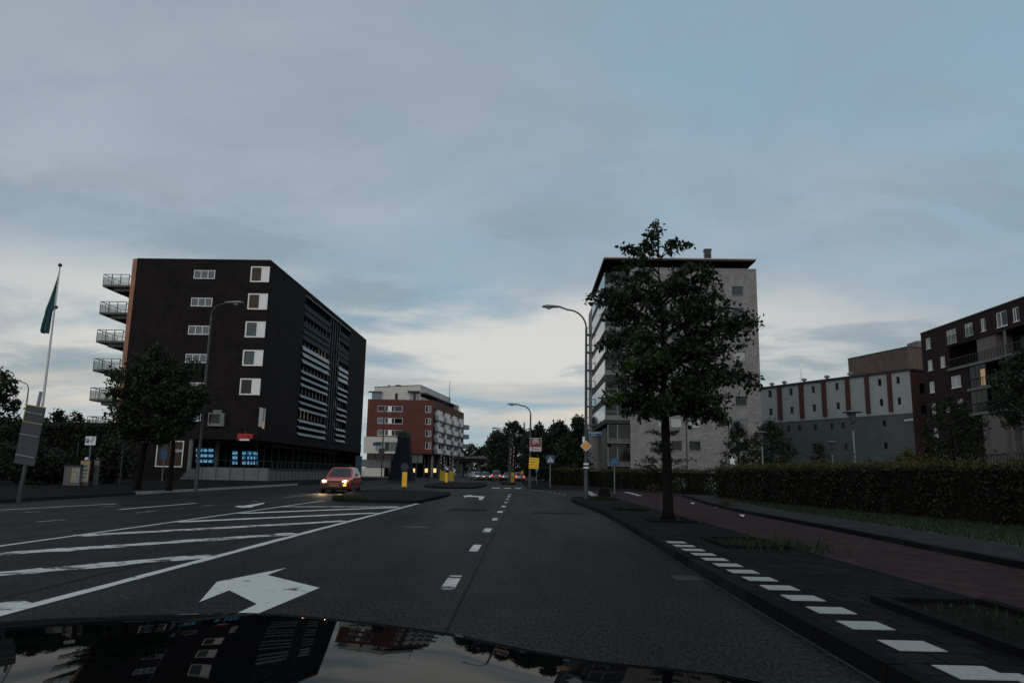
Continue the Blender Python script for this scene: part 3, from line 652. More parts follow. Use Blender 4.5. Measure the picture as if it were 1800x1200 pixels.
# ------------------------------------------------------------------ the dark brick apartment block on the left
def left_block():
    YF = 74.0
    xl, xr = AY(240, 470, YF).x, AY(474.5, 470, YF).x
    ztop = ZY(475, 458.5, YF); YB = 121.0
    t = thing('apartment_block', 'dark brown brick apartment block with white windows and sun louvres above a glazed ground floor', 'building', (xl, YF, 0))
    fr = Face((xl, YF), (xr, YF)); sd = Face((xr, YF), (xr, YB)); W = xr-xl
    zb = 4.05
    big = [fr.rect(a-.3, b+.3, c, d) for a, b, c, d in ((441, 473.5, 468.5, 496), (436, 470, 516, 544), (431.5, 466, 565, 593), (427, 462, 615, 643), (422, 457.5, 665, 694))]
    tri = [fr.rect(a, b, c, d) for a, b, c, d in ((341, 378, 475, 490), (336, 373, 523.5, 538.5), (331, 368, 572.5, 588), (326, 363.5, 622, 637.5), (321.5, 359, 672, 687.5))]
    sm = fr.rect(341, 354, 723, 740); bay = fr.rect(368, 396, 726, 749); tall = sd.rect(450.5, 465, 716, 757)
    tall = (.12, tall[1], tall[2], tall[3])
    pu = fr.uz(329, 800)[0]
    porch = (pu, W+.01, -.1, zb)
    shop = fr.rect(274.5, 322, 774, 820.5)
    m = MB(); wall(m, fr, 0, W, 0, ztop, big+tri+[sm, bay, porch, shop], .22)
    f1 = sd.rect(529, 577.5, 600, 700); f2 = sd.rect(595, 612, 600, 700)
    lz1 = sd.uz(540, 520)[1]; lz0 = sd.uz(523, 773)[1]
    vs_ = (f1[1]+.15, f2[0]-.15)
    fields = [(f1[0], f2[1], lz0, lz1)]
    wall(m, sd, 0, sd.len, zb, ztop, fields+[tall], .45)
    bk = Face((xr, YB), (xl, YB), True); m.fquad(bk, 0, W, 0, ztop)
    m.poly([(xl, YF, 0), (xl, YB, 0), (xl, YB, ztop), (xl, YF, ztop)])
    m.poly([(xl+pu, YF, zb), (xr, YF, zb), (xr, YB, zb), (xl+pu, YB, zb)])     # soffit of the overhang
    m.poly([(xl+pu, YF, 0), (xl+pu, YF+.6, 0), (xl+pu, YF+.6, zb), (xl+pu, YF, zb)])
    m.build('wall', 'brick_dark', t)
    MB().box(xl, xr, YF, YB, ztop-.02, ztop).box(xl+.002, xr+.05, YF-.05, YF+.2, ztop+.002, ztop+.10).box(xr-.2, xr+.05, YF+.2, YB, ztop+.002, ztop+.10).build('roof', 'roof_dark', t)
    MB().box(xl-.46, xl-.003, YF+.02, YF+.6, .11, ztop+.05).build('end_pier', 'brick_orange', t)
    cur = ['curtain_brown', 'curtain_brown', 'curtain_grey', 'curtain_grey', 'glass_dark']
    for r, c in zip(big, cur): window(fr, t, r, .05, .13, gms=[c, 'white_panel'], splits=(.60,), ft=.10, sill=None)
    for r in tri: window(fr, t, r, .06, .07, gm='glass_sky', splits=(.34, .67), ft=.08)
    window(fr, t, sm, .06, .08, gm='glass_blue', ft=.08)
    window(sd, t, tall, .05, .12, gms=['white_panel', 'glass_sky'], splits=(.48,), ft=.10)
    a, b, c, d = tall; MB().fbox(sd, a+(b-a)*.53, b-.14, .05, .08, c+.25, c+.95).build('blind', 'blind_orange', t)
    # box window standing proud of the first floor
    a, b, c, d = bay; o = MB()
    o.fbox(fr, a, b, -.1, .35, c, c+.28); o.fbox(fr, a, b, -.1, .35, d-.12, d); o.fbox(fr, a, a+.1, -.1, .35, c+.28, d-.12); o.fbox(fr, b-.42, b, -.1, .35, c+.28, d-.12)
    o.fbox(fr, a+.4, b-.35, -.01, .25, d+.003, d+.32)
    o = o.build('box_window', 'concrete', t); MB().fbox(fr, a+.1, b-.42, .1, .14, c+.28, d-.12).build('pane', 'glass_dark', o)
    # band over the ground floor
    MB().fbox(fr, pu, W+.06, .004, .06, zb-.02, 5.35).fbox(sd, -.0, sd.len, .004, .06, zb-.02, 5.35).build('band', 'brick_dark', t)
    # louvred side: glazing set back, posts, blades that can be told apart one by one
    rows = [sd.uz(536-(y-553)*.075, y)[1] for y in (553.8, 596.6, 638.5, 681, 723.8)]; pitch = (rows[0]-rows[-1])/4
    MB().fbox(sd, f1[0], f2[1], -.50, -.42, lz0, lz1).build('glazing', 'glazing_matte', t)
    MB().fbox(sd, f1[0]-.02, f2[1]+.02, -.42, .02, lz1-.10, lz1-.003).build('louvre_rail', 'zinc', t)
    for k, z in enumerate(rows):
        for (u0, u1, n) in ((f1[0], f1[1], 8), (f2[0], f2[1], 4)):
            s = (u1-u0)/n
            for i in range(n):
                lit = (k == 4 and n == 8 and i < 4) or (k == 1 and n == 8 and i > 4)
                MB().fbox(sd, u0+s*(i+.5)-.11, u0+s*(i+.5)+.11, -.40, -.38, z-.52, z+.48).build('glazing_post', 'louvre_post' if not lit else 'lit_dim', t)
    protos = {}
    for k in range(6):
        zw = rows[0]+pitch*(1-k)
        tilt = (.06, .08, .14, .20, .24, .26)[k]; hh = (.62, .62, .52, .36, .34, .34)[k]; bm = 'louvre_dark' if k < 2 else 'louvre'  # lower blades get a paler colour, standing for sky light caught by the glass
        for j in range(3):
            zc = zw-.80-.76*j
            if zc > lz1-.5 or zc-hh < lz0: continue
            for (u0, u1, n) in ((f1[0], f1[1], 8), (f2[0], f2[1], 4)):
                s = (u1-u0)/n
                tl = .02 if (n == 4 and k < 2) else tilt
                if k == 2 and n == 8 and j > 0: tl = .22
                for i in range(n):
                    a, b = u0+s*i+.03, u0+s*(i+1)-.03; P = sd.pt; d0 = -.05
                    MB().hexa([P(a, d0, zc+.02), P(b, d0, zc+.02), P(b, d0+tl, zc-hh+.02), P(a, d0+tl, zc-hh+.02)],
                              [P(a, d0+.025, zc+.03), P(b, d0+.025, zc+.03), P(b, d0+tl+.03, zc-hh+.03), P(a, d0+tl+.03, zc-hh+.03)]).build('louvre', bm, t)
    n = 5
    for i in range(n):
        u = vs_[0]+(vs_[1]-vs_[0])*i/(n-1)
        MB().fbox(sd, u-.035, u+.035, -.1, -.05, lz0+.3, lz1-.3).build('mullion', 'louvre_post', t)
    # balconies on the far side
    P = AY(182, 486, YF+.6); bx0, bx1 = P.x, xl-.46
    for y in (481.5, 529.5, 579, 629.5, 681, 731.5):
        zr = ZY(185, y, YF+.6); z0 = zr-1.35; y0, y1 = YF+.6, YF+4.4
        s = MB().box(bx0, bx1, y0, y1, z0, z0+.22); s.box(bx0+1.0, bx1, y0+.4, y1-.3, z0-.38, z0-.003)
        b = s.build('balcony', 'concrete_dark', t)
        rl = MB(); rl.box(bx0, bx1-.5, y0, y0+.06, zr-.06, zr).box(bx0, bx0+.06, y0+.06, y1, zr-.06, zr).box(bx0, bx1-.5, y1, y1+.06, zr-.06, zr)
        for i in range(4):
            x = bx0+(bx1-.5-bx0)*i/3; rl.box(x-.03 if i else x, x+.03, y0+.002, y0+.058, z0+.22, zr-.06)
        for i in range(1, 5): y_ = y0+(y1-y0)*i/4; rl.box(bx0, bx0+.06, y_-.03, y_+.03, z0+.22, zr-.06)
        rl.box(bx1-.55, bx1-.49, y0, y1, zr-.2, zr-.14).build('railing', 'dark_metal', b)
        MB().box(bx0+.062, bx1-.52, y0+.062, y0+.075, z0+.25, zr-.28).box(bx0-.02, bx0-.008, y0, y1, z0+.25, zr-.28).build('glass_panel', 'rail_glass', b)
    # glazed ground floor behind the portico
    A, B, C = (xl+pu+.25, YF+.75), (-29.1, 84.2), (-28.7, 119.)
    zf = 1.15
    for p, q_, nn in ((A, B, 9), (B, C, 14)):
        g = Face(p, q_, False)
        MB().fbox(g, 0, g.len, -.3, -.25, zf, zb).build('shop_glazing', 'glazing_matte', t)
        fm = MB(); fm.fbox(g, 0, g.len, -.25, -.15, zf, zf+.12); fm.fbox(g, 0, g.len, -.25, -.15, zb-.35, zb-.003)
        for i in range(nn+1): u = g.len*i/nn; fm.fbox(g, u-.05, u+.05, -.25, -.16, zf+.12, zb-.35)
        fm.build('shop_frame', 'lamp_grey', t)
    g = Face(A, B)
    for cols, ys in ((((346, 348.5), (352, 359), (359.6, 366), (368, 376.5)), (787.5, 796.8, 806.5)), (((410, 419), (427.5, 433.5), (436, 445.3), (447, 454.5)), (791.8, 799.8, 809))):
        for a, b in cols:
            for y in ys:
                r = g.rect(a, b, y+(a-346)*.012, y+6.2+(a-346)*.012)
                s = MB().fbox(g, r[0], r[1], -.15, -.12, r[2], r[3]).build('display_screen', 'screen_blue', t)
                w = r[1]-r[0]; n = 1 if w < .4 else 3
                for i in range(n):
                    if random.random() < .2: continue
                    u = r[0]+w*(i+.5)/n; MB().fbox(g, u-w*.09, u+w*.09, -.119, -.112, r[2]+.03, r[3]-random.uniform(.04, .15)).build('lit_card', 'screen_pale', s)
    for px, d in ((334, 0.), (381, 3.0), (462, 12), (496, 21), (535, 30)):
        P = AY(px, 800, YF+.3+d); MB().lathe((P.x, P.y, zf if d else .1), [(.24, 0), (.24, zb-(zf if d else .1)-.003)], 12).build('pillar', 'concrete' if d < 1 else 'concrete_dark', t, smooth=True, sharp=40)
    # shop panel set into the wall
    a, b, c, d = shop; o = window(fr, t, shop, .06, .10, gm='shop_brown', ft=.10)
    text('pandomo', .55, fr.pt(b-.62, -.03, d-.95), (0, -1, 0), 'sign_white', t, 'shop_lettering', width=1.15)
    # red letters on the band
    P = AY(431.5, 765, YF-.12); text('pandomo', .95, (P.x, YF-.12, P.z), (0, -1, 0), 'letter_red', t, 'shop_lettering', th=.05, width=1.5, bold=.02)
    P = AY(429.5, 772.4, YF-.1); MB().box(P.x-.48, P.x+.5, YF-.12, YF-.065, P.z-.09, P.z+.09).build('name_plate', 'sign_white', t)
    # plinth, steps and ramp wall in front of the glazing
    o = MB(); o.box(-31.2, -24.6, 72.2, 72.45, .1, zf+.15); o.box(-24.85, -24.6, 72.45, 110, .1, zf-.1)
    o.box(-31.2, -24.85, 72.452, 74.6, .1, zf-.05); o.poly([(-31.2, 74.6, zf-.05), (-24.85, 72.5, zf-.05), (-24.85, 119, zf-.05), (-29.4, 119, zf-.05), (-29.6, 84, zf-.05)])
    pl = o.build('plinth', 'concrete', t)
    for i in range(6): MB().box(xl+pu+.3, -31.22, 72.3+.3*i, 72.6+.3*i, .1, .1+.165*(i+1)).build('step', 'concrete_dark', t)
    return t, zf
LB, LBZF = left_block()
def ramp_railing():
    t = thing('ramp_railing', 'dark steel railing along the concrete ramp in front of the dark brick block', 'railing', (-24.3, 72, .11))
    X = -24.2; o = MB(); o.box(X-.02, X+.02, 72, 106, 1.95, 1.99); o.box(-31.2, X-.02, 71.98, 72.02, 1.95, 1.99); o.build('handrail', 'dark_metal', t)
    for i in range(28): MB().box(X-.02, X+.02, 72.2+i*1.25, 72.24+i*1.25, .11, 1.95).build('baluster', 'dark_metal', t)
    for i in range(5): MB().box(-30.9+i*1.35, -30.86+i*1.35, 71.98, 72.02, .11, 1.95).build('baluster', 'dark_metal', t)
ramp_railing()

# ------------------------------------------------------------------ the pale brick tower on the right
def tower():
    YF, YB = 93.0, 112.5
    xg, xb, xr = AY(1063.5, 640, YF).x, AY(1107.5, 700, YF).x, AY(1334, 600, YF).x
    t = thing('apartment_tower', 'pale grey brick apartment tower with flat overhanging roof and glazed corner bays', 'building', (xg, YF, 0))
    fr = Face((xb, YF), (xr, YF)); W = fr.len
    zstub = ZY(1038, 541, YB); zp = ZY(1300, 473.5, YF); zr = ZY(1200, 453.6, YF); P = 39.65*YF/FPX
    cols = [fr.rect(1289, 1310, 600, 610)[:2], fr.rect(1207, 1228, 600, 610)[:2], fr.rect(1155, 1174.5, 600, 610)[:2], fr.rect(1176.5, 1196, 600, 610)[:2]]
    z1a = ZY(1299, 501, YF); z0a = ZY(1299, 519, YF); wh = z1a-z0a
    holes, wins = [], []
    gm = ['glass_room', 'glass_room', 'glass_green', 'blind_pale', 'glass_room', 'glass_dark', 'glass_sky', 'glass_dark', 'glass_dark']
    for k in range(8):
        for ci, c in enumerate(cols):
            r = (c[0], c[1], z0a-P*k, z1a-P*k)
            if r[2] < 1.5 or (ci == 3 and k < 2): continue
            holes.append(r)
            g = gm[k] if ci == 0 else ('blind_pale' if k == 6 else ('glass_dark' if k == 7 else random.choice(['glass_room', 'glass_dark', 'glass_room'])))
            wins.append((r, g))
    m = MB(); wall(m, fr, 0, W, 0, zp, holes, .18)
    m.poly([(xr, YF, 0), (xr, YB, 0), (xr, YB, zp), (xr, YF, zp)])
    m.poly([(xg, YB, 0), (xr, YB, 0), (xr, YB, zp), (xg, YB, zp)])
    m.poly([(xb, YF, 0), (xb, YF+3.5, 0), (xb, YF+3.5, zp), (xb, YF, zp)])
    m.box(xg-.05, xg+.9, YB-1.0, YB+5.0, 0, zstub)
    m.build('wall', 'brick_grey', t)
    MB().box(xb-.02, xr+.03, YF-.04, YF+.25, zp+.002, zp+.09).box(xr-.25, xr+.03, YF+.25, YB, zp+.002, zp+.09).build('coping', 'zinc', t)
    for r, g in wins:
        w = window(fr, t, r, .14, .07, fm='zinc', gm=g, ft=.06, sill='concrete', trans=None)
        a, b, c, e = r; MB().fbox(fr, a+.02, b-.02, -.02, .01, e-.16, e-.004).build('blind_box', 'zinc', w)
    rf = MB().box(xg-.05, xr, YF-.02, YB, zr-.30, zr-.12).build('roof', 'soffit', t)
    MB().box(xg-.10, xr+.05, YF-.07, YB+.05, zr-.118, zr).build('fascia', 'fascia', rf)
    MB().box(xg+2.5, xr-3.5, YF+3.2, YB-1, zp-.5, zr-.302).build('top_storey', 'glass_dark', t)
    MB().box(xg+2.4, xr-3.4, YF+3.1, YF+3.18, zp-.3, zp+.4).build('top_storey_sill', 'zinc', t)
    c = AY(1243.5, 446, YF+7); ch = MB().box(c.x-.42, c.x+.42, YF+6.6, YF+7.4, zr+.002, zr+3.1).build('chimney', 'dark_metal', rf)
    MB().box(c.x-.5, c.x+.5, YF+6.5, YF+7.5, zr+3.103, zr+3.3).build('cap', 'dark_metal', ch)
    # glazed corner: recessed core behind, a floor edge and balustrade for each storey
    lf = Face((xg, YF), (xg, YB-1), False); ff = Face((xg, YF), (xb, YF))
    MB().box(xg+.9, xb-.003, YF+1.6, YB-.003, 0, zp).build('corner_core', 'glass_dark', t)
    zb0 = ZY(1064, 736.5, YF); k = 0
    while zb0+P*k < zp-.2:
        z = zb0+P*k; top = min(z+1.84, zp+.6)
        s = MB().box(xg+.03, xb-.004, YF+.03, YB-1, z-.92 if k else z-.5, z-.03).build('floor_slab', 'roof_dark', t)  # made deep and dark so it takes in the soffit's shadow too
        n = 10
        for i in range(n):
            u0, u1 = lf.len*i/n+.04, lf.len*(i+1)/n-.04
            MB().fbox(lf, u0, u1, 0, .03, z, top).build('glass_panel', 'glass_sky', s)
        MB().fbox(lf, 0, lf.len, -.03, -.004, z, top).build('mullion_strip', 'dark_metal', s)
        f = MB(); f.fbox(ff, 0, ff.len-.004, 0, .05, z-.06, z); f.fbox(ff, 0, .06, 0, .05, z, z+P-.95); f.fbox(ff, ff.len*.5-.05, ff.len*.5+.05, 0, .05, z, z+P-.95); f.fbox(ff, .06, ff.len-.004, 0, .04, z+.92, z+.97)
        f.build('corner_frame', 'zinc', s)
        MB().fbox(ff, .06, ff.len*.5-.05, .0, .02, z+.003, z+.5).fbox(ff, ff.len*.5+.05, ff.len-.01, .0, .02, z+.003, z+.5).build('spandrel', 'concrete', s)
        MB().fbox(ff, .06, ff.len-.01, -.08, -.05, z+.5, z+P-.95).build('loggia_glass', 'glass_dark', s)
        k += 1
    for i, z in enumerate((zb0-P, zb0-2*P)):
        f = MB(); f.fbox(ff, .3, ff.len-.01, -.3, -.2, z-.1, z); f.fbox(ff, ff.len*.5-.06, ff.len*.5+.06, -.3, -.2, z, z+P-.6); f.fbox(ff, .3, .42, -.3, -.2, z, z+P-.6); f.build('corner_frame', 'galv', t)
        MB().fbox(ff, .42, ff.len-.01, -.4, -.33, z, z+P-.6).build('loggia_glass', 'glass_dark', t)
        MB().fbox(ff, .42, ff.len-.01, -.31, -.29, z+.02, z+.5).build('spandrel', 'concrete_dark', t)
    MB().box(xg+.2, xg+.5, YF+2, YF+6, 0, zb0-1).build('entrance_wall', 'concrete_dark', t)
    # access ladders on the far corner
    for i in range(9):
        z = zb0+.6+i*P*.98; xx = xg-.052
        if z > zstub-1.5: break
        o = MB(); 
        for a in (0, 1.0): o.box(xx-.62, xx-.004, YB+a, YB+a+.06, z, z+.06).box(xx-.62, xx-.004, YB+a, YB+a+.06, z+1.05, z+1.1)
        o.box(xx-.62, xx-.57, YB, YB+1.06, z+.06, z+1.05).box(xx-.62, xx-.004, YB-.1, YB+1.2, z-.12, z-.004).box(xx-.62, xx-.57, YB+1.1, YB+1.17, z-1.7, z-.12)
        o.build('landing', 'galv', t)
    return t
tower()

# ------------------------------------------------------------------ the grey and white rendered hall behind the hedge
def hall():
    a = AY(1604, 720, 100); b0 = AY(1340, 720, 124); d = (Vector((b0.x-a.x, b0.y-a.y))); b = Vector((a.x, a.y))+d*1.45
    t = thing('rendered_hall', 'long pale grey rendered building with dark red pilasters and tiny windows', 'building', (a.x, a.y, 0))
    fr = Face((a.x, a.y), (b.x, b.y))
    zt = fr.uz(1604, 650)[1]; zt2 = fr.uz(1342, 684)[1]; zm = (fr.uz(1606, 726)[1]+fr.uz(1372, 741)[1])/2
    zt = (zt+zt2)/2
    up = [(112, 640), (234, 628), (365, 615), (503, 597), (753, 573), (861, 560), (117, 745), (240, 735), (371, 722), (511, 710), (764, 690), (869, 682)]
    lo = [(224, 845), (287, 840), (379, 835), (475, 830), (540, 826), (781, 812), (219, 960), (373, 950), (557, 950), (790, 943)]
    R = lambda p, w=3.0, h=6.2: fr.rect(1320+p[0]/3.333-w, 1320+p[0]/3.333+w, 500+p[1]/3.333-h, 500+p[1]/3.333+h)
    hu = [R(p) for p in up]; hl = [R(p, 3.0, 5.4) for p in lo]
    m = MB(); wall(m, fr, 0, fr.len, zm, zt, hu, .25); m.build('upper_wall', 'render_pale', t)
    m = MB(); wall(m, fr, 0, fr.len, 0, zm, hl, .25); m.fbox(fr, 0, fr.len, .003, .05, zm-.12, zm); m.build('lower_wall', 'render_grey', t)
    for r in hu+hl:
        w = window(fr, t, r, .2, .05, fm='dark_metal', gm='glass_dark')
    for px in (1371.5, 1410, 1450, 1492, 1526.5, 1566.5):
        r = fr.rect(px-3.4, px+3.4, 680, 735); MB().fbox(fr, r[0], r[1], .003, .22, zm+.35, zt+.05).build('pilaster', 'stucco_red', t)
    rf = MB().fbox(fr, -.2, fr.len, -14, .25, zt+.052, zt+.3).build('roof', 'roof_dark', t)
    for px in (1347, 1369, 1404, 1444, 1485):
        u = fr.uz(px, 670)[0]; P = fr.pt(u, -1.2, zt+.302); MB().lathe(P, [(.22, 0), (.22, .4), (.42, .42), (.42, .6), (.25, .72), (.05, .8)], 10).build('roof_vent', 'zinc', rf, smooth=True, sharp=40)
    P = fr.pt(fr.uz(1384, 670)[0], -3, zt+.302); MB().tube([P, (P[0], P[1], P[2]+2.6)], [.05, .02], 6).tube([(P[0]-.4, P[1], P[2]+1.2), (P[0]+.4, P[1], P[2]+1.2)], .02, 5).build('aerial', 'zinc', rf)
    n = fr.n; e = (a.x-n.x*14+6, a.y-n.y*14)
    s = Face((a.x, a.y), (a.x+14, a.y+5))
    hs = [(1.5, 2.9, zt-3-2.9*i, zt-1.6-2.9*i) for i in range(4)]+[(5.5, 6.9, zt-3-2.9*i, zt-1.6-2.9*i) for i in range(4)]
    m = MB(); wall(m, s, 0, s.len, 0, zt-.1, hs, .2); m.build('end_wall', 'stucco_red', t)
    for r in hs: window(s, t, r, .18, .06, fm='dark_metal', gm='glass_dark')
    P = AY(1602, 738.5, 99.2); MB().tube([(P.x-.9, P.y, P.z-.05), (P.x+.2, P.y, P.z+.08)], [.10, .14], 8).build('wall_lamp', 'pole_white', t)
    return t
hall()
def brown_block():
    a = AY(1491, 640, 150); b = AY(1597, 640, 135)
    t = thing('brown_block', 'plain brown brick block rising behind the grey rendered building', 'building', (a.x, a.y, 0))
    fr = Face((a.x, a.y), (b.x, b.y)); zt = fr.uz(1540, 621)[1]
    s2 = Face((b.x, b.y), (b.x+14, b.y+4))
    m = MB(); m.fquad(fr, 0, fr.len, 0, zt); m.fquad(s2, 0, s2.len, 0, zt); m.poly([fr.pt(0, 0, zt), fr.pt(fr.len, 0, zt), s2.pt(s2.len, 0, zt), s2.pt(s2.len, -20, zt), (a.x*1.15, a.y*1.13, zt)])
    m.poly([(a.x, a.y, 0), (a.x*1.15, a.y*1.13, 0), (a.x*1.15, a.y*1.13, zt), (a.x, a.y, zt)]); m.build('wall', 'brick_brown', t)
    MB().fbox(fr, 0, fr.len, .003, .08, zt-.02, zt+.14).fbox(s2, .09, s2.len, .003, .08, zt-.02, zt+.14).build('coping', 'roof_dark', t)
    for i in range(1, 4): MB().fbox(fr, fr.len*i/4-.03, fr.len*i/4+.03, .002, .03, 8, zt-.03).build('joint_strip', 'brick_brown', t)
    p = AY(1613, 608, 150); MB().box(p.x-1.1, p.x+2, p.y-2, p.y+2, zt-1, p.z+.7).build('lift_housing', 'concrete_pink', t)
brown_block()

# ------------------------------------------------------------------ the dark brick flats on the far right
def right_flats():
    X = 50.0
    t = thing('brick_flats', 'dark maroon brick flats with loggias and pale floor edges behind the right hedge', 'building', (X, 70, 0))
    y_far = (ray(1622, 640).y/ray(1622, 640).x)*X
    fr = Face((X, y_far), (X, 42)); zt = fr.uz(1623, 585)[1]
    W = [(1627.5, 1635.5, 594, 613), (1631, 1639, 632.5, 651), (1634, 1642.5, 670.5, 690), (1638, 1645.5, 709, 728), (1642, 1649, 751, 768), (1653, 1661, 626, 645.5), (1672, 1689, 660, 681), (1684, 1693, 701, 721), (1662, 1669, 707, 724),
         (1664, 1681, 579, 604), (1696, 1710, 567.5, 591), (1724, 1732, 559, 582), (1751, 1770, 547, 574), (1780, 1791, 540, 565)]
    H = [fr.rect(*w) for w in W]
    P = 39*y_far/FPX
    l1 = fr.rect(1666, 1801, 590, 634); l1 = (l1[0], fr.uz(1840, 600)[0], fr.uz(1665, 649)[1], fr.uz(1665, 611)[1])
    l2 = (fr.uz(1701, 650)[0], l1[1], fr.uz(1700, 684)[1], l1[2]-.35)
    l3 = (fr.uz(1704, 700)[0], l1[1], l2[2]-P+.05, l2[2]-.35)
    l4 = (fr.uz(1676, 740)[0], l1[1], 3.2, l3[2]-.35)
    l5 = (fr.uz(1702, 780)[0], l1[1], .2, 2.85)
    L = [l1, l2, l3, l4, l5]
    m = MB(); wall(m, fr, 0, fr.len, 0, zt, H+L, .2)
    m.poly([(X, y_far, 0), (X+16, y_far+2, 0), (X+16, y_far+2, zt), (X, y_far, zt)]); m.poly([(X, y_far, zt), (X, 42, zt), (X+16, 42, zt), (X+16, y_far+2, zt)])
    m.build('wall', 'brick_maroon', t)
    MB().fbox(fr, 0, fr.len, .004, .06, zt-.05, zt+.1).build('coping', 'roof_dark', t)
    gl = ['glass_green', 'blind_pale', 'blind_pale', 'glass_green', 'blind_pale', 'blind_pale', 'blind_pale', 'glass_sky', 'glass_green', 'glass_green', 'glass_green', 'glass_sky', 'glass_sky', 'glass_sky']
    for i, r in enumerate(H):
        w = window(fr, t, r, .12, .09, gm=gl[i], splits=(.42,) if r[1]-r[0] < 2.2 else (.3, .68), sill='white_frame')
        if i >= 9 and i < 11:
            a, b, c, e = r; o = MB(); o.fbox(fr, a-.1, b+.3, .12, .16, c+.9, c+.95); o.fbox(fr, a-.1, b+.3, .12, .16, c-.1, c-.05)
            for j in range(7): u = a-.1+(b-a+.36)*j/6; o.fbox(fr, u, u+.04, .12, .16, c-.05, c+.9)
            o.build('window_railing', 'dark_metal', t)
    # each loggia: back wall, floor edge, dividing wall, railing and glass
    for k, (a, b, c, e) in enumerate(L):
        MB().fbox(fr, a, b, -2.2, -2.1, c, e).build('loggia_wall', 'brick_maroon', t)
        MB().fbox(fr, a-.15, b, -2.05, .18, c-.30, c-.004).build('floor_edge', 'concrete', t)
        n = 7; st = (b-a)/n
        for j in range(n):
            if (j+k) % 3 == 0: continue
            u = a+st*j; window(fr, t, (u+.5, u+1.9, c+.3, e-.4), 1.98, .07, fm='white_frame' if (j+k) % 2 else 'dark_metal', gm=random.choice(['glass_sky', 'glass_dark', 'curtain_grey']))
        rl = MB(); rl.fbox(fr, a, b, .06, .11, c+.98, c+1.04)
        for j in range(int((b-a)/.55)): rl.fbox(fr, a+.55*j, a+.55*j+.04, .06, .11, c+.002, c+.98)
        if k != 4: rl.build('railing', 'dark_metal', t)
        if k in (0, 3, 4):
            u0, u1 = (fr.uz(1716, 620)[0], fr.uz(1749, 620)[0]) if k == 0 else (fr.uz(1729, 760)[0], fr.uz(1765, 760)[0])
            MB().fbox(fr, u0, u1, -2.0, -.15 if k == 0 else .02, c+.002, e-.002).build('party_wall', 'concrete_pink', t)
        for px in (1773, 1792, 1729) if k > 2 else (1775,):
            u = fr.uz(px, 680)[0]; MB().fbox(fr, u-.10, u+.10, -.1, .1, c+.002, e-.002).build('post', 'galv', t)
        if k in (1, 2):
            u = a+.2; f = MB()
            for j in range(4): f.fbox(fr, u+1.0*j, u+1.0*j+.06, -.12, -.06, c+.002, e-.002)
            f.build('winter_garden_frame', 'dark_metal', t); MB().fbox(fr, u+.06, u+3, -.1, -.08, c+.002, e-.002).build('winter_garden_glass', 'glass_dark', t)
    a, b, c, e = l2; u0, u1 = fr.uz(1724, 668)[0], fr.uz(1732, 668)[0]; MB().fbox(fr, u0, u1, -.05, -.03, c+.1, c+1.9).build('orange_blind', 'blind_orange', t)
    return t
right_flats()

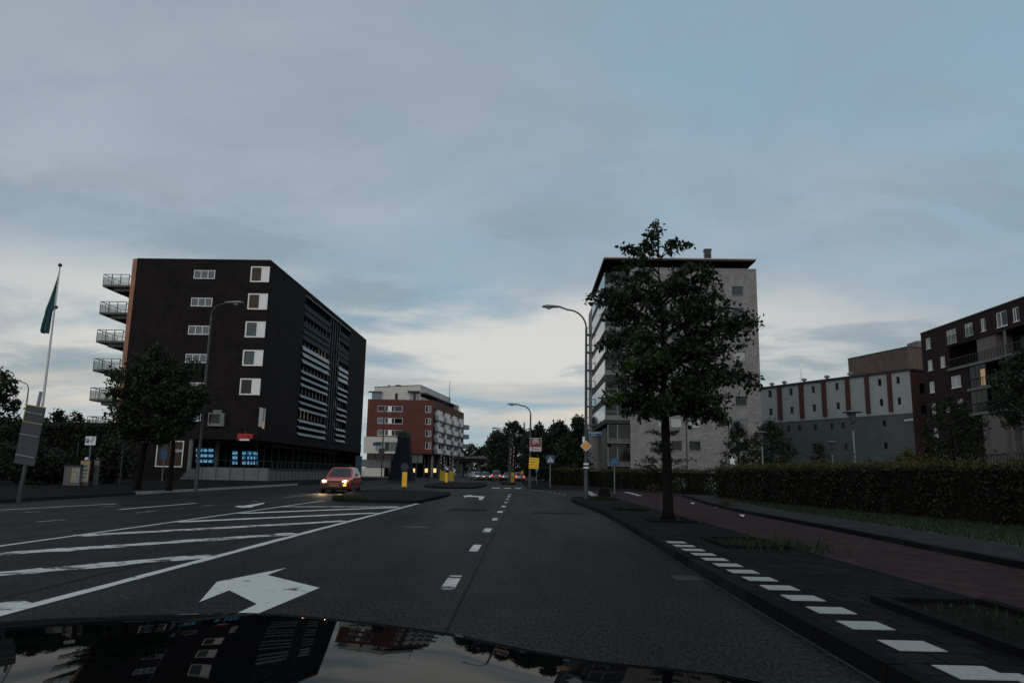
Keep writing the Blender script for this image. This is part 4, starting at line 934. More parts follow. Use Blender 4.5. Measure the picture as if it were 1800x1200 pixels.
# ------------------------------------------------------------------ the red brick block with white penthouse, down the road
def red_block():
    YF = 173.0
    xl, xc = AY(645, 740, YF).x, AY(761, 740, YF).x
    e = AY(815.5, 730, 210.)
    t = thing('red_brick_block', 'red brick apartment block with white penthouse and white balconies down the road', 'building', (xl, YF, 0))
    fr = Face((xl, YF), (xc, YF)); sd = Face((xc, YF), (e.x, e.y)); W = fr.len
    zt = ZY(700, 702, YF); zr0 = ZY(755, 797.5, YF)
    H = []; spec = []
    for y0, y1 in ((712.8, 723.3), (734, 744.5), (755, 765.6)):
        H.append(fr.rect(663.5, 707.6, y0, y1)); spec.append(0)
    for y0, y1 in ((713, 725), (734.5, 746), (756, 767), (777, 789)):
        H.append(fr.rect(747.7, 757.7, y0, y1)); spec.append(1)
    m = MB(); wall(m, fr, 0, W, zr0, zt, H, .25)
    zs = sd.uz(766, 712)[1]; hs = (.8, sd.len-.002, zr0, zt-1.9)
    wall(m, sd, 0, sd.len, zr0, zt, [hs], .6)
    m.poly([(xl, YF, zr0), (xl, YF+40, zr0), (xl, YF+40, zt), (xl, YF, zt)])
    m.poly([(xl, YF, zr0), (xc, YF, zr0), (e.x, e.y, zr0), (xl, e.y, zr0)])
    m.build('wall', 'brick_red', t)
    MB().poly([(xl, YF, zt), (xc, YF, zt), (e.x, e.y, zt), (xl, e.y, zt)]).build('roof', 'roof_dark', t)
    for r, s in zip(H, spec):
        if s == 0: window(fr, t, r, .15, .10, splits=(.30, .42, .56, .67), gms=[random.choice(['glass_sky', 'glass_green', 'glass_dark']), 'glass_dark', 'white_panel', 'glass_dark', random.choice(['glass_dark', 'glass_sky'])])
        else: window(fr, t, r, .15, .10, splits=(.5,), gms=['glass_dark', 'glass_green'])
    # side of white balconies, one bay after another
    nb, nf = 4, 4; fh = (hs[3]-hs[2])/nf; bw = (hs[1]-hs[0])/nb
    MB().fbox(sd, hs[0], hs[1], -.7, -.6, hs[2], hs[3]).build('balcony_back_wall', 'concrete_dark', t)
    for k in range(nf):
        z = hs[2]+fh*k
        MB().fbox(sd, hs[0], hs[1]+1.2, -.55, .5, z-.02, z+.22).build('balcony_slab', 'dark_metal', t)
        for j in range(nb):
            u = hs[0]+bw*j
            p = MB().fbox(sd, u+bw*.35, u+bw*.95, -.1, .45, z+.222, z+1.25).fbox(sd, u+bw*.35, u+bw*.52, -.55, .2, z+1.252, z+fh-.03).build('balcony_panel', 'white_panel', t)
            MB().fbox(sd, u+.05, u+bw*.33, .3, .42, z+.222, z+1.25).build('balcony_glass', 'zinc', t)
            window(sd, t, (u+bw*.56, u+bw*.94, z+1.26, z+fh-.05), -.1, .12, gm=random.choice(['glass_dark', 'glass_sky', 'glass_dark']), splits=(.6,))
    for k in range(1, nf): MB().box(e.x, e.x+1.6, e.y-3.4, e.y+.2, hs[2]+fh*k-.1, hs[2]+fh*k+1.0).build('end_balcony', 'zinc', t)
    # penthouse
    q = lambda px, py, d: AY(px, py, YF+d)
    p0, p1, p2 = q(657.5, 690, 1.5), q(739, 690, 1.5), AY(792, 705, 205.)
    zp0, zp1, zp2 = q(657.5, 681, 1.5).z, q(739, 677.3, 1.5).z, AY(792, 701, 205.).z
    pm = MB(); zz = zt+.003
    hp = [(p0.x, p0.y, zp0), (p1.x, p1.y, zp1), (p2.x, p2.y, zp2), (p0.x, p2.y, zp0)]
    pm.hexa([(a, b, zz) for a, b, c in hp], hp); pm = pm.build('penthouse', 'render_cream', t)
    MB().hexa([(a, b, c+.003) for a, b, c in hp], [(a, b, c+.18) for a, b, c in hp]).build('roof_edge', 'roof_dark', pm)
    pf = Face((p0.x, p0.y), (p1.x, p1.y)); ps = Face((p1.x, p1.y), (p2.x, p2.y))
    zc = zz
    r = pf.rect(694.5, 699.5, 691, 701.5); window(pf, pm, (r[0], r[1], zc+.05, r[3]), 0, .06, fm='dark_metal', gm='glass_dark', ft=.05)
    r = pf.rect(656, 670, 690, 701.5); MB().fbox(pf, r[0]-.2, r[1], .02, .5, zc+.003, r[3]).build('winter_garden', 'glass_blue', pm); MB().fbox(pf, r[0]-1.0, r[1]+.2, -.1, .9, r[3]+.003, r[3]+.25).build('canopy', 'dark_metal', pm)
    zcan = pf.uz(730, 690)[1]
    r = pf.rect(720, 739, 690, 701.5); window(pf, pm, (r[0], r[1], zc+.05, zcan), 0, .10, splits=(.22, .3, .62, .9), gms=['glass_green', 'glass_dark', 'glass_dark', 'glass_green', 'glass_dark'], ft=.05)
    window(ps, pm, (.3, ps.len*.5, zc+.05, zcan-.2), 0, .10, splits=(.2, .4, .6, .8), gm='glass_dark', ft=.05)
    MB().fbox(pf, r[0]-.3, pf.len, -.1, 1.4, zcan+.01, zcan+.3).fbox(ps, 0, ps.len+4, -.1, 1.6, zcan-.3, zcan+.008).build('canopy', 'dark_metal', pm)
    g0 = AY(793, 712, 205.5); MB().box(g0.x-.3, g0.x+2.3, 203., 209.4, zz, zcan-.302).build('roof_room', 'glass_sky', pm)
    P = q(704, 678, 8); MB().box(P.x-4.5, P.x+1, P.y, P.y+4, zp0+.2, zp0+.75).box(P.x-1.2, P.x, P.y, P.y+1, zp0+.753, zp0+1.5).box(P.x-3.0, P.x-2.6, P.y, P.y+.4, zp0+.753, zp0+1.4).build('roof_plant', 'dark_metal', pm)
    P = AY(790, 700, 200); zmast = ZY(790, 668, 200); MB().tube([(P.x, 200, zz), (P.x, 200, zmast)], [.10, .05], 6).build('mast', 'dark_metal', pm)
    # white first-floor box and the glazed ground floor
    zb1, zb0 = ZY(670, 767.5, YF-2), ZY(670, 796.5, YF-2); xa = AY(639.5, 780, YF-2).x
    bf = Face((xa, YF-2), (xa+9.5, YF-2)); rr = bf.rect(660.5, 698, 776.5, 793); rr = (rr[0], min(rr[1], 9.3), rr[2], rr[3])
    m = MB(); wall(m, bf, 0, 9.5, zb0, zb1, [rr], .3); m.poly([(xa, YF-2, zb1), (xa+9.5, YF-2, zb1), (xa+9.5, YF-.01, zb1), (xa, YF-.01, zb1)]); m.poly([(xa+9.5, YF-2, zb0), (xa+9.5, YF-.01, zb0), (xa+9.5, YF-.01, zb1), (xa+9.5, YF-2, zb1)])
    m.build('white_box', 'render_cream', t); window(bf, t, rr, .2, .08, fm='zinc', gms=['glass_green', 'glass_dark', 'glass_green'], splits=(.42, .62))
    MB().fbox(fr, 0, W, -2.4, -2.3, 0, zr0).fbox(sd, 0, sd.len, -3.4, -3.3, 0, zr0).build('ground_floor_glazing', 'glass_dark', t)
    gg = MB()
    for i in range(9): gg.fbox(fr, W*i/8-.1, W*i/8+.1, -2.3, -2.2, 0, zr0-.01)
    gg.build('ground_floor_frame', 'concrete_dark', t)
    for i in range(5): MB().fbox(sd, sd.len*(i+.3)/5-.25, sd.len*(i+.3)/5+.25, -.6, -.1, 0, zr0-.003).build('pillar', 'concrete', t)
    MB().fbox(fr, -1, W*.38, -.9, -.6, zr0-3.2, zr0-1.5).build('parapet', 'concrete', t)
    MB().fbox(fr, -.5, W*.30, .0, .25, 0, 1.9).build('low_wall', 'render_cream', t)
    MB().fbox(fr, W*.52, W*.86, -.8, -.6, 3.2, zr0-.003).build('glass_screen', 'glass_green', t)
    for px in (726.5, 749, 764):
        r = fr.rect(px-2.4, px+2.4, 823, 830); MB().fbox(fr, r[0], r[1], -.4, -.3, r[2], r[3]).build('lit_window', 'lit_warm', t)
    return t
red_block()

# ------------------------------------------------------------------ things at the end of the road
def viaduct():
    Y = 232.; a, b = AY(806, 802, Y), AY(862, 802, Y)
    t = thing('viaduct', 'low dark viaduct with a pale deck edge crossing the end of the road', 'bridge', ((a.x+b.x)/2, Y, 0))
    MB().box(a.x-6, b.x+10, Y, Y+8, a.z-1.6, a.z-.25).build('deck', 'brick_maroon', t); MB().box(a.x-6, b.x+10, Y-.25, Y-.003, a.z-.5, a.z+.15).build('deck_edge', 'concrete', t)
    for i in range(4): x = a.x+(b.x-a.x)*(i+.3)/3.6; MB().box(x-.5, x+.5, Y+1, Y+7, 0, a.z-1.603).build('pier', 'concrete_dark', t)
    for px in (826, 847, 858):
        p = AY(px, 818, Y+3); MB().box(p.x-.7, p.x+.7, p.y, p.y+.2, p.z-.12, p.z+.18).build('deck_lamp', 'lit_dim', t)
viaduct()
def far_brick(label, x0, x1, y0, Y, dep, nw):
    a, b = AY(x0, 800, Y), AY(x1, 800, Y); z = ZY((x0+x1)/2, y0, Y)
    t = thing('brick_building', label, 'building', (a.x, Y, 0)); fr = Face((a.x, Y), (b.x, Y)); H = []
    for i in range(nw):
        for k in range(4):
            u = fr.len*(i+.5)/nw; zz = z-2.4-3.0*k
            if zz > 1: H.append((u-.6, u+.6, zz, zz+1.4))
    m = MB(); wall(m, fr, 0, fr.len, 0, z, H, .2); m.poly([(a.x, Y, 0), (a.x-2, Y+dep, 0), (a.x-2, Y+dep, z), (a.x, Y, z)]); m.poly([(b.x, Y, 0), (b.x, Y+dep, 0), (b.x, Y+dep, z), (b.x, Y, z)])
    m.build('wall', 'brick_far', t); MB().poly([(a.x, Y, z), (b.x, Y, z), (b.x, Y+dep, z), (a.x-2, Y+dep, z)]).build('roof', 'roof_dark', t)
    MB().fbox(fr, 0, fr.len, .003, .1, z-.1, z+.15).build('coping', 'roof_dark', t)
    for r in H: window(fr, t, r, .12, .09, gm='glass_dark')
    return t
far_brick('narrow red brick building half hidden behind the dark trees at the road end', 861, 908, 766, 205., 20, 5)
far_brick('red brick gable showing above the treetops behind the red parking sign', 930, 957, 756, 260., 14, 4)
def mast():
    p = AY(921.5, 750, 240); t = thing('antenna_mast', 'short grey antenna mast above the treetops left of the red parking sign', 'mast', (p.x, 240, 0))
    z1 = ZY(921.5, 742, 240); MB().tube([(p.x, 240, 0), (p.x, 240, z1-2.2)], .14, 8).build('pole', 'galv', t); MB().tube([(p.x, 240, z1-2.2), (p.x, 240, z1)], .26, 10).build('aerial', 'zinc', t)
mast()

# ------------------------------------------------------------------ trees
def tree(name, label, base, tips, trunk_h, r0, leaf, nleaf, lm='leaf_plane', spread=.42, group=None, bright=(), twigs=3, zb=.11, droop=.7, stems=(), tilt=(0, 0), cat='tree'):
    """trunk, limbs running to the given tips, twigs off the limbs, leaves in clumps along the outer limbs and twigs"""
    t = thing(name, label, cat, (*base, zb), group); bx, by = base
    m = MB(); top = max(p[2] for p in tips)
    lead = [Vector((bx+tilt[0]*s+random.gauss(0, .03)*s, by+tilt[1]*s, zb+(top-zb)*s*.93)) for s in (0, .04, .2, .35, .5, .65, .8, .92)]
    m.tube(lead, [r0*1.35, r0*1.02, r0*.92, r0*.8, r0*.6, r0*.42, r0*.22, r0*.08], 9)
    def on_lead(z):
        for i in range(1, len(lead)):
            if lead[i].z >= z: s = (z-lead[i-1].z)/(lead[i].z-lead[i-1].z); return lead[i-1].lerp(lead[i], s)
        return lead[-1]
    clumps = []
    for p in tips:
        sc = p[3] if len(p) > 3 else 1.; p = Vector(p[:3]); z0 = max(zb+trunk_h, min(p.z-.35*math.hypot(p.x-bx, p.y-by)-.2, top*.9)); a = on_lead(z0); L = (p-a).length
        mid = a.lerp(p, .5)+Vector((0, 0, .10*L))+Vector((random.gauss(0, .06), random.gauss(0, .06), 0))*L
        pts = [a, a.lerp(mid, .5)+Vector((0, 0, .02*L)), mid, mid.lerp(p, .55)+Vector((0, 0, .03*L)), p]; r = max(.012, r0*.36*min(1, L/2.2))
        m.tube(pts, [r, r*.8, r*.55, r*.32, .006], 6)
        for s in (.45, .62, .78, .9, 1.0):
            i = min(3, int(s*4)); q = pts[i].lerp(pts[i+1], s*4-i) if s < 1 else p
            clumps.append((q, (.75+.5*s)*sc, sc))
            for _ in range(twigs):
                if s < 1 or random.random() < .5:
                    d = Vector((random.gauss(0, 1), random.gauss(0, 1), random.gauss(.15, .6))).normalized()*random.uniform(.25, .6)*min(1.3, .3+L*.32)*sc
                    e = q+d; m.tube([q, q.lerp(e, .5)+Vector((0, 0, .03)), e], [.014, .01, .004], 4, False); clumps.append((e, sc, sc)); clumps.append((q.lerp(e, .6), .6*sc, sc))
    m.build('trunk', 'bark', t, smooth=True)
    w = np.array([c[1] for c in clumps]); w /= w.sum(); C = np.array([tuple(c[0]) for c in clumps])
    pick = rng.choice(len(C), nleaf, p=w); sp = (spread*rng.uniform(.5, 1.1, len(C))*np.array([min(1.2, .35+.65*c[2]) for c in clumps]))[pick]
    off = rng.normal(size=(nleaf, 3)); off /= np.linalg.norm(off, axis=1)[:, None]; off *= (rng.random((nleaf, 1))**.6)*sp[:, None]; off[:, 2] *= .8
    Pn = C[pick]+off; V = leaves(Pn, leaf, droop)
    mi = np.zeros(nleaf)
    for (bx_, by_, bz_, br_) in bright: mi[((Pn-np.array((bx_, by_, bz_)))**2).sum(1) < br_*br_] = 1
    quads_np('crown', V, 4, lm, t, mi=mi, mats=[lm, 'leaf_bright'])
    return t
def blob_tips(cx, cy, z0, z1, rx, n, prof=lambda s: math.sin(math.pi*min(1, .15+.8*s))**.7):
    out = []
    for i in range(n):
        s = (i+.5)/n; a = i*2.399+random.uniform(-.4, .4); r = rx*prof(s)*random.uniform(.75, 1.1); out.append((cx+r*math.cos(a), cy+r*math.sin(a), z0+(z1-z0)*s))
    out.append((cx, cy, z1+.3)); return out
def main_tree():
    b = G(1175, 914, KZ); Y = b.y
    tp = [(1046, 522), (1062, 606), (1084, 668), (1104, 722), (1112, 440), (1066, 560), (1062, 484), (1095, 640), (1335, 566), (1322, 662), (1280, 738), (1268, 700), (1285, 612), (1262, 488), (1272, 640), (1290, 542),
          (1152, 392), (1142, 412), (1212, 430), (1187, 424), (1098, 436), (1128, 430), (1240, 466), (1305, 578), (1240, 696), (1215, 720), (1130, 726), (1290, 664), (1270, 590), (1092, 700), (1240, 540), (1250, 500), (1100, 500), (1075, 530), (1250, 478), (1180, 722), (1150, 716), (1090, 470), (1110, 462), (1220, 470), (1265, 520), (1255, 555), (1120, 690), (1225, 690), (1250, 620), (1090, 590)]
    tips = []
    for i, (x, y) in enumerate(tp):
        p = AY(x, y, Y); k = abs(p.x-b.x); dy = random.uniform(-1, 1)*max(.25, 2.1-.75*k)
        if y < 470: dy *= .35
        p = AY(x, y, Y+dy); tips.append((*p, .42 if y < 485 else 1.0))
    for i in range(26):
        s = (i+.5)/26; z = 3.3+s*3.4; r = 1.5*math.sin(math.pi*(.22+.60*s))**.7*random.uniform(.55, 1); a = i*2.399; tips.append((b.x+r*math.cos(a)+.12, b.y+r*math.sin(a), z))
    for x, y in ((1318, 562), (1322, 572), (1300, 568), (1310, 658), (1296, 655), (1318, 668), (1272, 732), (1262, 728), (1056, 528), (1052, 512), (1070, 600)):
        tips.append((*AY(x, y, Y+random.uniform(-.3, .3)), .8))
    br = []
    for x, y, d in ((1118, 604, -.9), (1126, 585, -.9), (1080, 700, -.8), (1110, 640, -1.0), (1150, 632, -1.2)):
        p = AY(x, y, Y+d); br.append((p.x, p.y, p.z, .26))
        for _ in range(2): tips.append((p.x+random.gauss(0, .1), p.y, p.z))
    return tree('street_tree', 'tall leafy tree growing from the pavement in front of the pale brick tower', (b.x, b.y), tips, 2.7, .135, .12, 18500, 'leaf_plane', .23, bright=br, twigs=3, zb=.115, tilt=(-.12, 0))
main_tree()
def simple(name, label, px, py_base, Y, ptop, w_px, leaf, n, lm='leaf_dark', trunk=.35, r0=.14, nt=26, group=None, zb=.11, spread=.5, lo=None):
    x = AY(px, 700, Y).x; z1 = ZY(px, ptop, Y); rx = w_px*Y/FPX/2; z0 = lo if lo is not None else max(1.0, z1*trunk)
    return tree(name, label, (x, Y), blob_tips(x, Y, z0, z1-.3, rx, nt), z0*.8, r0, leaf, n, lm, spread, group, zb=zb)
bl = G(236, 866, KZ)
x2 = AY(275, 700, 38).x
def left_tree():
    Y = 38.; tp = []
    for x, y in ((270, 612), (245, 630), (300, 634), (225, 650), (330, 645), (205, 690), (350, 680), (198, 730), (365, 700), (340, 720), (215, 760), (320, 745), (260, 770), (290, 765), (238, 700), (310, 690), (270, 650), (350, 655), (205, 660), (190, 745)):
        p = AY(x, y, Y); tp.append(tuple(AY(x, y, Y+random.uniform(-1, 1)*1.6)))
    for i in range(22): a = i*2.399; s = (i+.5)/22; z = 2.9+s*3.6; r = 2.2*math.sin(math.pi*(.2+.7*s))*random.uniform(.6, 1); tp.append((x2+r*math.cos(a), Y+r*math.sin(a), z))
    tree('street_tree', 'bushy dark tree on the left pavement in front of the dark brick block', (AY(240, 800, Y).x+.2, Y), tp, 2.3, .15, .17, 13000, 'leaf_plane', .5, tilt=(.5, 0), zb=.115)
left_tree()
def second_trunk():
    # a slimmer tree whose crown merges into its neighbour's
    p = G(297, 862, KZ); Y = p.y; tp = [tuple(AY(x, y, Y+random.uniform(-1, 1))) for x, y in ((300, 700), (320, 690), (280, 690), (345, 715), (330, 740), (270, 740), (300, 670), (310, 760), (350, 690), (285, 770))]
    tree('street_tree', 'slim dark tree beside the lamp post in front of the brown shop panel', (p.x, p.y), tp, 3.0, .13, .17, 4200, 'leaf_plane', .5, zb=.115)
second_trunk()
simple('garden_tree', 'pale-leaved tree at the far left edge behind the traffic sign back', 2, 850, 52, 655, 66, .22, 3600, 'leaf_dark', .30, .12, 20)
simple('garden_tree', 'small round tree top above the ivy wall right of the flagpole', 108, 850, 62, 722, 60, .24, 1900, 'leaf_dark', .45, .12, 16)
simple('garden_tree', 'low tree top above the ivy wall beneath the lowest balcony', 140, 850, 68, 728, 44, .24, 1500, 'leaf_dark', .45, .12, 14)
# trees at the end of the road, right side
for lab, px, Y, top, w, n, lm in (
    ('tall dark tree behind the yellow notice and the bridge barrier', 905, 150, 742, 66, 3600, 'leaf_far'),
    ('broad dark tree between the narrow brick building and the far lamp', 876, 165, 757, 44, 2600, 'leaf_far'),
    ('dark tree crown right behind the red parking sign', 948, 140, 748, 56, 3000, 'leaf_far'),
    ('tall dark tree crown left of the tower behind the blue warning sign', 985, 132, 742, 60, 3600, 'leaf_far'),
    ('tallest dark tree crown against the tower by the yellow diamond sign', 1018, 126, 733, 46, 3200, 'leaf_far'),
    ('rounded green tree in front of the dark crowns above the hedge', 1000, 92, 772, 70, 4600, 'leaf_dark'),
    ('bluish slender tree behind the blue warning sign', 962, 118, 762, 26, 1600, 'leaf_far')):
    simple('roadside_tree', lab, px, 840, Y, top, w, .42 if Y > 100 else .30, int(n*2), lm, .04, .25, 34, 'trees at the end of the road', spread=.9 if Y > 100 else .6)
for i, (px, top, w) in enumerate(((812, 787, 26), (832, 782, 34), (852, 785, 30), (868, 789, 26))):
    simple('distant_tree', ('distant tree crown touching the red block above the pale viaduct edge', 'highest distant tree crown above the middle of the viaduct', 'distant tree crown above the viaduct right of the highest crown', 'distant tree crown beside the narrow brick building')[i],
           px, 830, 262, top, w, .8, 1300, 'leaf_far', .15, .3, 18, 'trees beyond the viaduct', spread=1.6)
# behind the hedge on the right
simple('garden_tree', 'dark bushy conifer by the right corner of the pale tower', 1294, 840, 60, 744, 60, .16, 3600, 'leaf_dark', .12, .09, 24, lo=.6)
simple('garden_tree', 'small spreading tree with a thin trunk before the grey rendered building', 1352, 840, 58, 741, 82, .16, 4000, 'leaf_dark', .38, .08, 24)
simple('garden_tree', 'little shrubby tree low against the grey rendered wall', 1436, 840, 60, 779, 34, .14, 1500, 'leaf_dark', .3, .06, 14)
simple('garden_tree', 'dark tree in front of the corner of the maroon flats', 1668, 840, 62, 700, 110, .18, 5600, 'leaf_dark', .25, .12, 28)
simple('garden_tree', 'overhanging leafy tree at the right edge before the maroon flats', 1806, 840, 50, 612, 120, .2, 4600, 'leaf_plane', .50, .16, 30)
simple('garden_tree', 'low orange tinged bush behind the hedge beneath the maroon flats', 1590, 840, 52, 792, 90, .14, 2600, 'leaf_hedge_top', .3, .05, 16)
def layered(label, px, Y):
    """a small tree with flat tiers of foliage"""
    tips = []
    for yy, ws in ((758, 34), (778, 24), (806, 62), (818, 46), (790, 20)):
        for k in range(7): x = px+random.uniform(-1, 1)*ws; tips.append(tuple(AY(x, yy+random.uniform(-2, 2), Y+random.uniform(-.8, .8))))
    tree('layered_tree', label, (AY(px, 800, Y).x, Y), tips, .8, .07, .13, 2600, 'leaf_dark', .22, twigs=1)
layered('small tree with flat tiers of leaves behind the hedge before the pale tower', 1165, 60.5)

# ------------------------------------------------------------------ hedges, grass, flowers, ivy
def hedge(name, label, line, w, h, n, leaf=.085, top_m='leaf_hedge_top', zb=.15, side_m='leaf_hedge'):
    """clipped hedge along a plan line: rough core, side leaves, paler young shoots on top"""
    pts = [Vector(p) for p in line]; c = pts[len(pts)//2]
    t = thing(name, label, 'hedge', (c.x, c.y, zb)); off = offset([tuple(p) for p in pts], w)
    o = MB()
    for i in range(len(pts)-1):
        a, b, c_, d = pts[i], pts[i+1], off[i+1], off[i]
        k = .10*(1 if offset([tuple(p) for p in pts], 1)[0] else 1)
        o.hexa([(a.x, a.y, 0), (b.x, b.y, 0), (*c_, 0), (*d, 0)], [(a.x, a.y, h-.12), (b.x, b.y, h-.12), (*c_, h-.12), (*d, h-.12)])
    o.build('core', 'earth', t)
    seg = [(pts[i+1]-pts[i]).length for i in range(len(pts)-1)]; L = sum(seg)
    def sample(m):
        s = rng.random(m)*L; i = np.searchsorted(np.cumsum(seg), s).clip(0, len(seg)-1); f = (s-np.concatenate([[0], np.cumsum(seg)])[i])/np.array(seg)[i]
        A = np.array([tuple(p) for p in pts]); B = np.array(off)
        return A[i]+(A[i+1]-A[i])*f[:, None], B[i]+(B[i+1]-B[i])*f[:, None], s
    na = int(n*.62); a, b, s = sample(na); z = zb+(h-zb)*rng.random(na)**.85
    u = (a-b); u /= np.linalg.norm(u, axis=1)[:, None]
    bulge = .07*np.sin(s*2.1)+.06*np.sin(s*5.3+z*3)+rng.normal(size=na)*.07
    P = np.column_stack([a+u*bulge[:, None], z]); quads_np('foliage', leaves(P, leaf, .3), 4, side_m, t)
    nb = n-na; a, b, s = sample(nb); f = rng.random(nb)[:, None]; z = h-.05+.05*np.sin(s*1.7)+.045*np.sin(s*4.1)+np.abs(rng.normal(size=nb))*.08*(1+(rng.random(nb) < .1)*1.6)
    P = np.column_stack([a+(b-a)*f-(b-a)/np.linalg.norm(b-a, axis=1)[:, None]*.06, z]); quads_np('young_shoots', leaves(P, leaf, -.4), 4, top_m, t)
    return t
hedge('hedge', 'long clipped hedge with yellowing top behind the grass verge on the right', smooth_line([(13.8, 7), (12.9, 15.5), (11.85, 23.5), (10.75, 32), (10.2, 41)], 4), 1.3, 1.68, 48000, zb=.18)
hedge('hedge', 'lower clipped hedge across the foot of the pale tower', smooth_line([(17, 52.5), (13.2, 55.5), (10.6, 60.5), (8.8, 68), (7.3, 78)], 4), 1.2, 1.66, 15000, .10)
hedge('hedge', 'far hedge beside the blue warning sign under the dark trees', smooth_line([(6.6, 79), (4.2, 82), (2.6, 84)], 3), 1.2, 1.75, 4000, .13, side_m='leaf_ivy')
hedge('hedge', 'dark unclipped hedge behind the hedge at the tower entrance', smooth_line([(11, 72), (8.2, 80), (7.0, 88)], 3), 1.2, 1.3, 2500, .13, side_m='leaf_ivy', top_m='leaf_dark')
def verge_grass():
    n = 42000; Wn = np.array(WR); Vn = np.array(VR)
    yy = 5+rng.random(n)**1.25*36; f = rng.random(n)
    xa = np.interp(yy, Wn[:, 1], Wn[:, 0]); xb = np.interp(yy, Vn[:, 1], Vn[:, 0]); x = xa+.02+(xb-xa-.1)*f
    P = np.column_stack([x, yy, np.full(n, .175)]); d = rng.normal(size=(n, 3))*.4; d[:, 2] = 1; d /= np.linalg.norm(d, axis=1)[:, None]
    h = .085*rng.uniform(.4, 1.3, (n, 1)); s = rng.normal(size=(n, 3)); s[:, 2] = 0; s /= np.linalg.norm(s, axis=1)[:, None]
    tag(quads_np('grass', np.stack([P-s*.012, P+s*.012, P+d*h], 1), 3, 'leaf_grass'), 'short dark green grass on the verge below the right hedge', 'grass', kind='stuff')
verge_grass()
q = [G(x, y, .12) for x, y in ((1380, 962), (1410, 966), (1340, 963), (1360, 958), (1395, 958), (1300, 955), (1425, 966))]
tufts('weeds', 'tall weeds and grass growing in the empty tree pit right of the white blocks', [(p.x, p.y) for p in q[:5]], 45, .22, spread=.28)
tufts('weeds', 'short weeds along the kerb of the empty tree pit', [(p.x, p.y) for p in q[5:]]+[(3.44, 13.76), (3.8, 14.03), (3.62, 13.21)], 60, .08, spread=.2)
tufts('weeds', 'grass around the foot of the tall street tree', [(3.35, 19.64), (4.07, 20.18), (3.71, 20.27), (4.25, 19.55)], 40, .09, spread=.18)
tufts('weeds', 'grass tufts in the tree pit before the stump', [(3.26, 25.88), (3.71, 26.43), (3.89, 25.97)], 70, .2, spread=.2)
tufts('weeds', 'sparse weeds around the tree stump', [(3.35, 36.38), (3.98, 36.83), (4.16, 36.02)], 120, .2, spread=.2)
tufts('weeds', 'thin weeds in the planting bed at the right edge', [(3.71, 6.7), (3.98, 7.15), (4.16, 5.97), (3.8, 5.79), (4.07, 6.7)], 40, .07, spread=.16)
tufts('weeds', 'dry tuft of grass on the footway edge left of the long hedge', [(7.78, 29.87)], 160, .32, 'leaf_hedge_top', spread=.12, z=.19)
tufts('weeds', 'weeds growing at the near tip of the front traffic island', [(-7.4, 31.2), (-6.9, 31.0), (-7.9, 32.4)], 130, .16, spread=.2)
tufts('weeds', 'grass at the foot of the left lamp post', [(-18.2, 41.0), (-18.5, 41.6)], 150, .22, spread=.25)
def stump():
    p = G(1062, 876, KZ); t = thing('tree_stump', 'low dark tree stump in the pit near the yellow diamond sign', 'stump', (p.x, p.y, .12))
    MB().lathe((p.x, p.y, .12), [(.42, -.02), (.33, .1), (.27, .28), (.25, .44), (.20, .5)], 11).build('stump_wood', 'bark', t, smooth=True)
    MB().tube([(p.x-.1, p.y, .5), (p.x-.16, p.y, .72)], [.06, .03], 6).build('shoot', 'bark', t)
stump()
def flower_bush(label, px, py, Y, w, h, m):
    p = AY(px, py, Y); n = 500; t = thing('flower_bush', label, 'bush', (p.x, Y, .12))
    d = rng.normal(size=(n, 3)); d /= np.linalg.norm(d, axis=1)[:, None]; d *= rng.random((n, 1))**.4*np.array([[w/2, .5, h/2]]); P = d+np.array([[p.x, Y, .15+h/2]])
    quads_np('foliage', leaves(P, .11), 4, 'leaf_dark', t)
    k = P[(d[:, 1] < .1)][:60]; k = k[rng.random(len(k)) < .7]; quads_np('blossom', leaves(k+np.array([[0, -.12, .03]]), .09, 0, .9), 4, m, t)
flower_bush('white flowering bush at the hedge foot just right of the tree trunk', 1194, 858, 53.5, 1.1, 1.05, 'flower_white')
flower_bush('white flowering bush at the left end of the long hedge', 1252, 856, 49.5, 1.4, 1.1, 'flower_white')
flower_bush('low pink flowering bush at the hedge foot left of the tree trunk', 1148, 862, 57.0, 1.1, .5, 'flower_pink')
def ivy_wall():
    Y = 60.; x0, x1 = AY(-60, 780, Y).x, AY(212, 780, Y).x; z = ZY(120, 745, Y)
    t = thing('ivy_wall', 'dark garage wall overgrown with ivy behind the signs on the far left', 'wall', ((x0+x1)/2, Y, 0))
    MB().box(x0, x1, Y, Y+.4, 0, z).build('masonry', 'concrete_dark', t); MB().box(x0, x1+.1, Y-.12, Y+.5, z+.003, z+.14).build('coping', 'kerb', t)
    n = 9000; P = np.column_stack([x0+(x1-x0)*rng.random(n)**.8, Y-.06-.25*rng.random(n), .1+(z-.1)*rng.random(n)]); quads_np('ivy', leaves(P, .26), 4, 'leaf_ivy', t)
ivy_wall()
def low_shrubs():
    for i, (lab, px, Y, w, h, n) in enumerate((('dark shrub mass behind the leaning sign back', 35, 44, 4.6, 2.6, 4200), ('dark shrubs between the leaning sign and the grey cabinet', 95, 46, 3.0, 2.0, 3000), ('dark shrub right of the poster columns under the big tree', 195, 50, 3.6, 2.9, 3600))):
        p = AY(px, 820, Y); t = thing('shrub', lab, 'shrub', (p.x, Y, .11)); d = rng.normal(size=(n, 3)); d /= np.linalg.norm(d, axis=1)[:, None]
        d *= (rng.random((n, 1))**.33)*np.array([[w/2, 1.0, h/2]])*(1+.22*np.sin(d[:, :1]*7+i)); quads_np('foliage', leaves(d+np.array([[p.x, Y, .11+h/2]]), .2), 4, 'leaf_ivy', t)
        m = MB()
        for k in range(5): m.tube([(p.x+random.uniform(-.3, .3), Y, .1), (p.x+random.uniform(-1, 1), Y+random.uniform(-.4, .4), h*.8)], [.05, .015], 5)
        m.build('stems', 'bark', t)
low_shrubs()

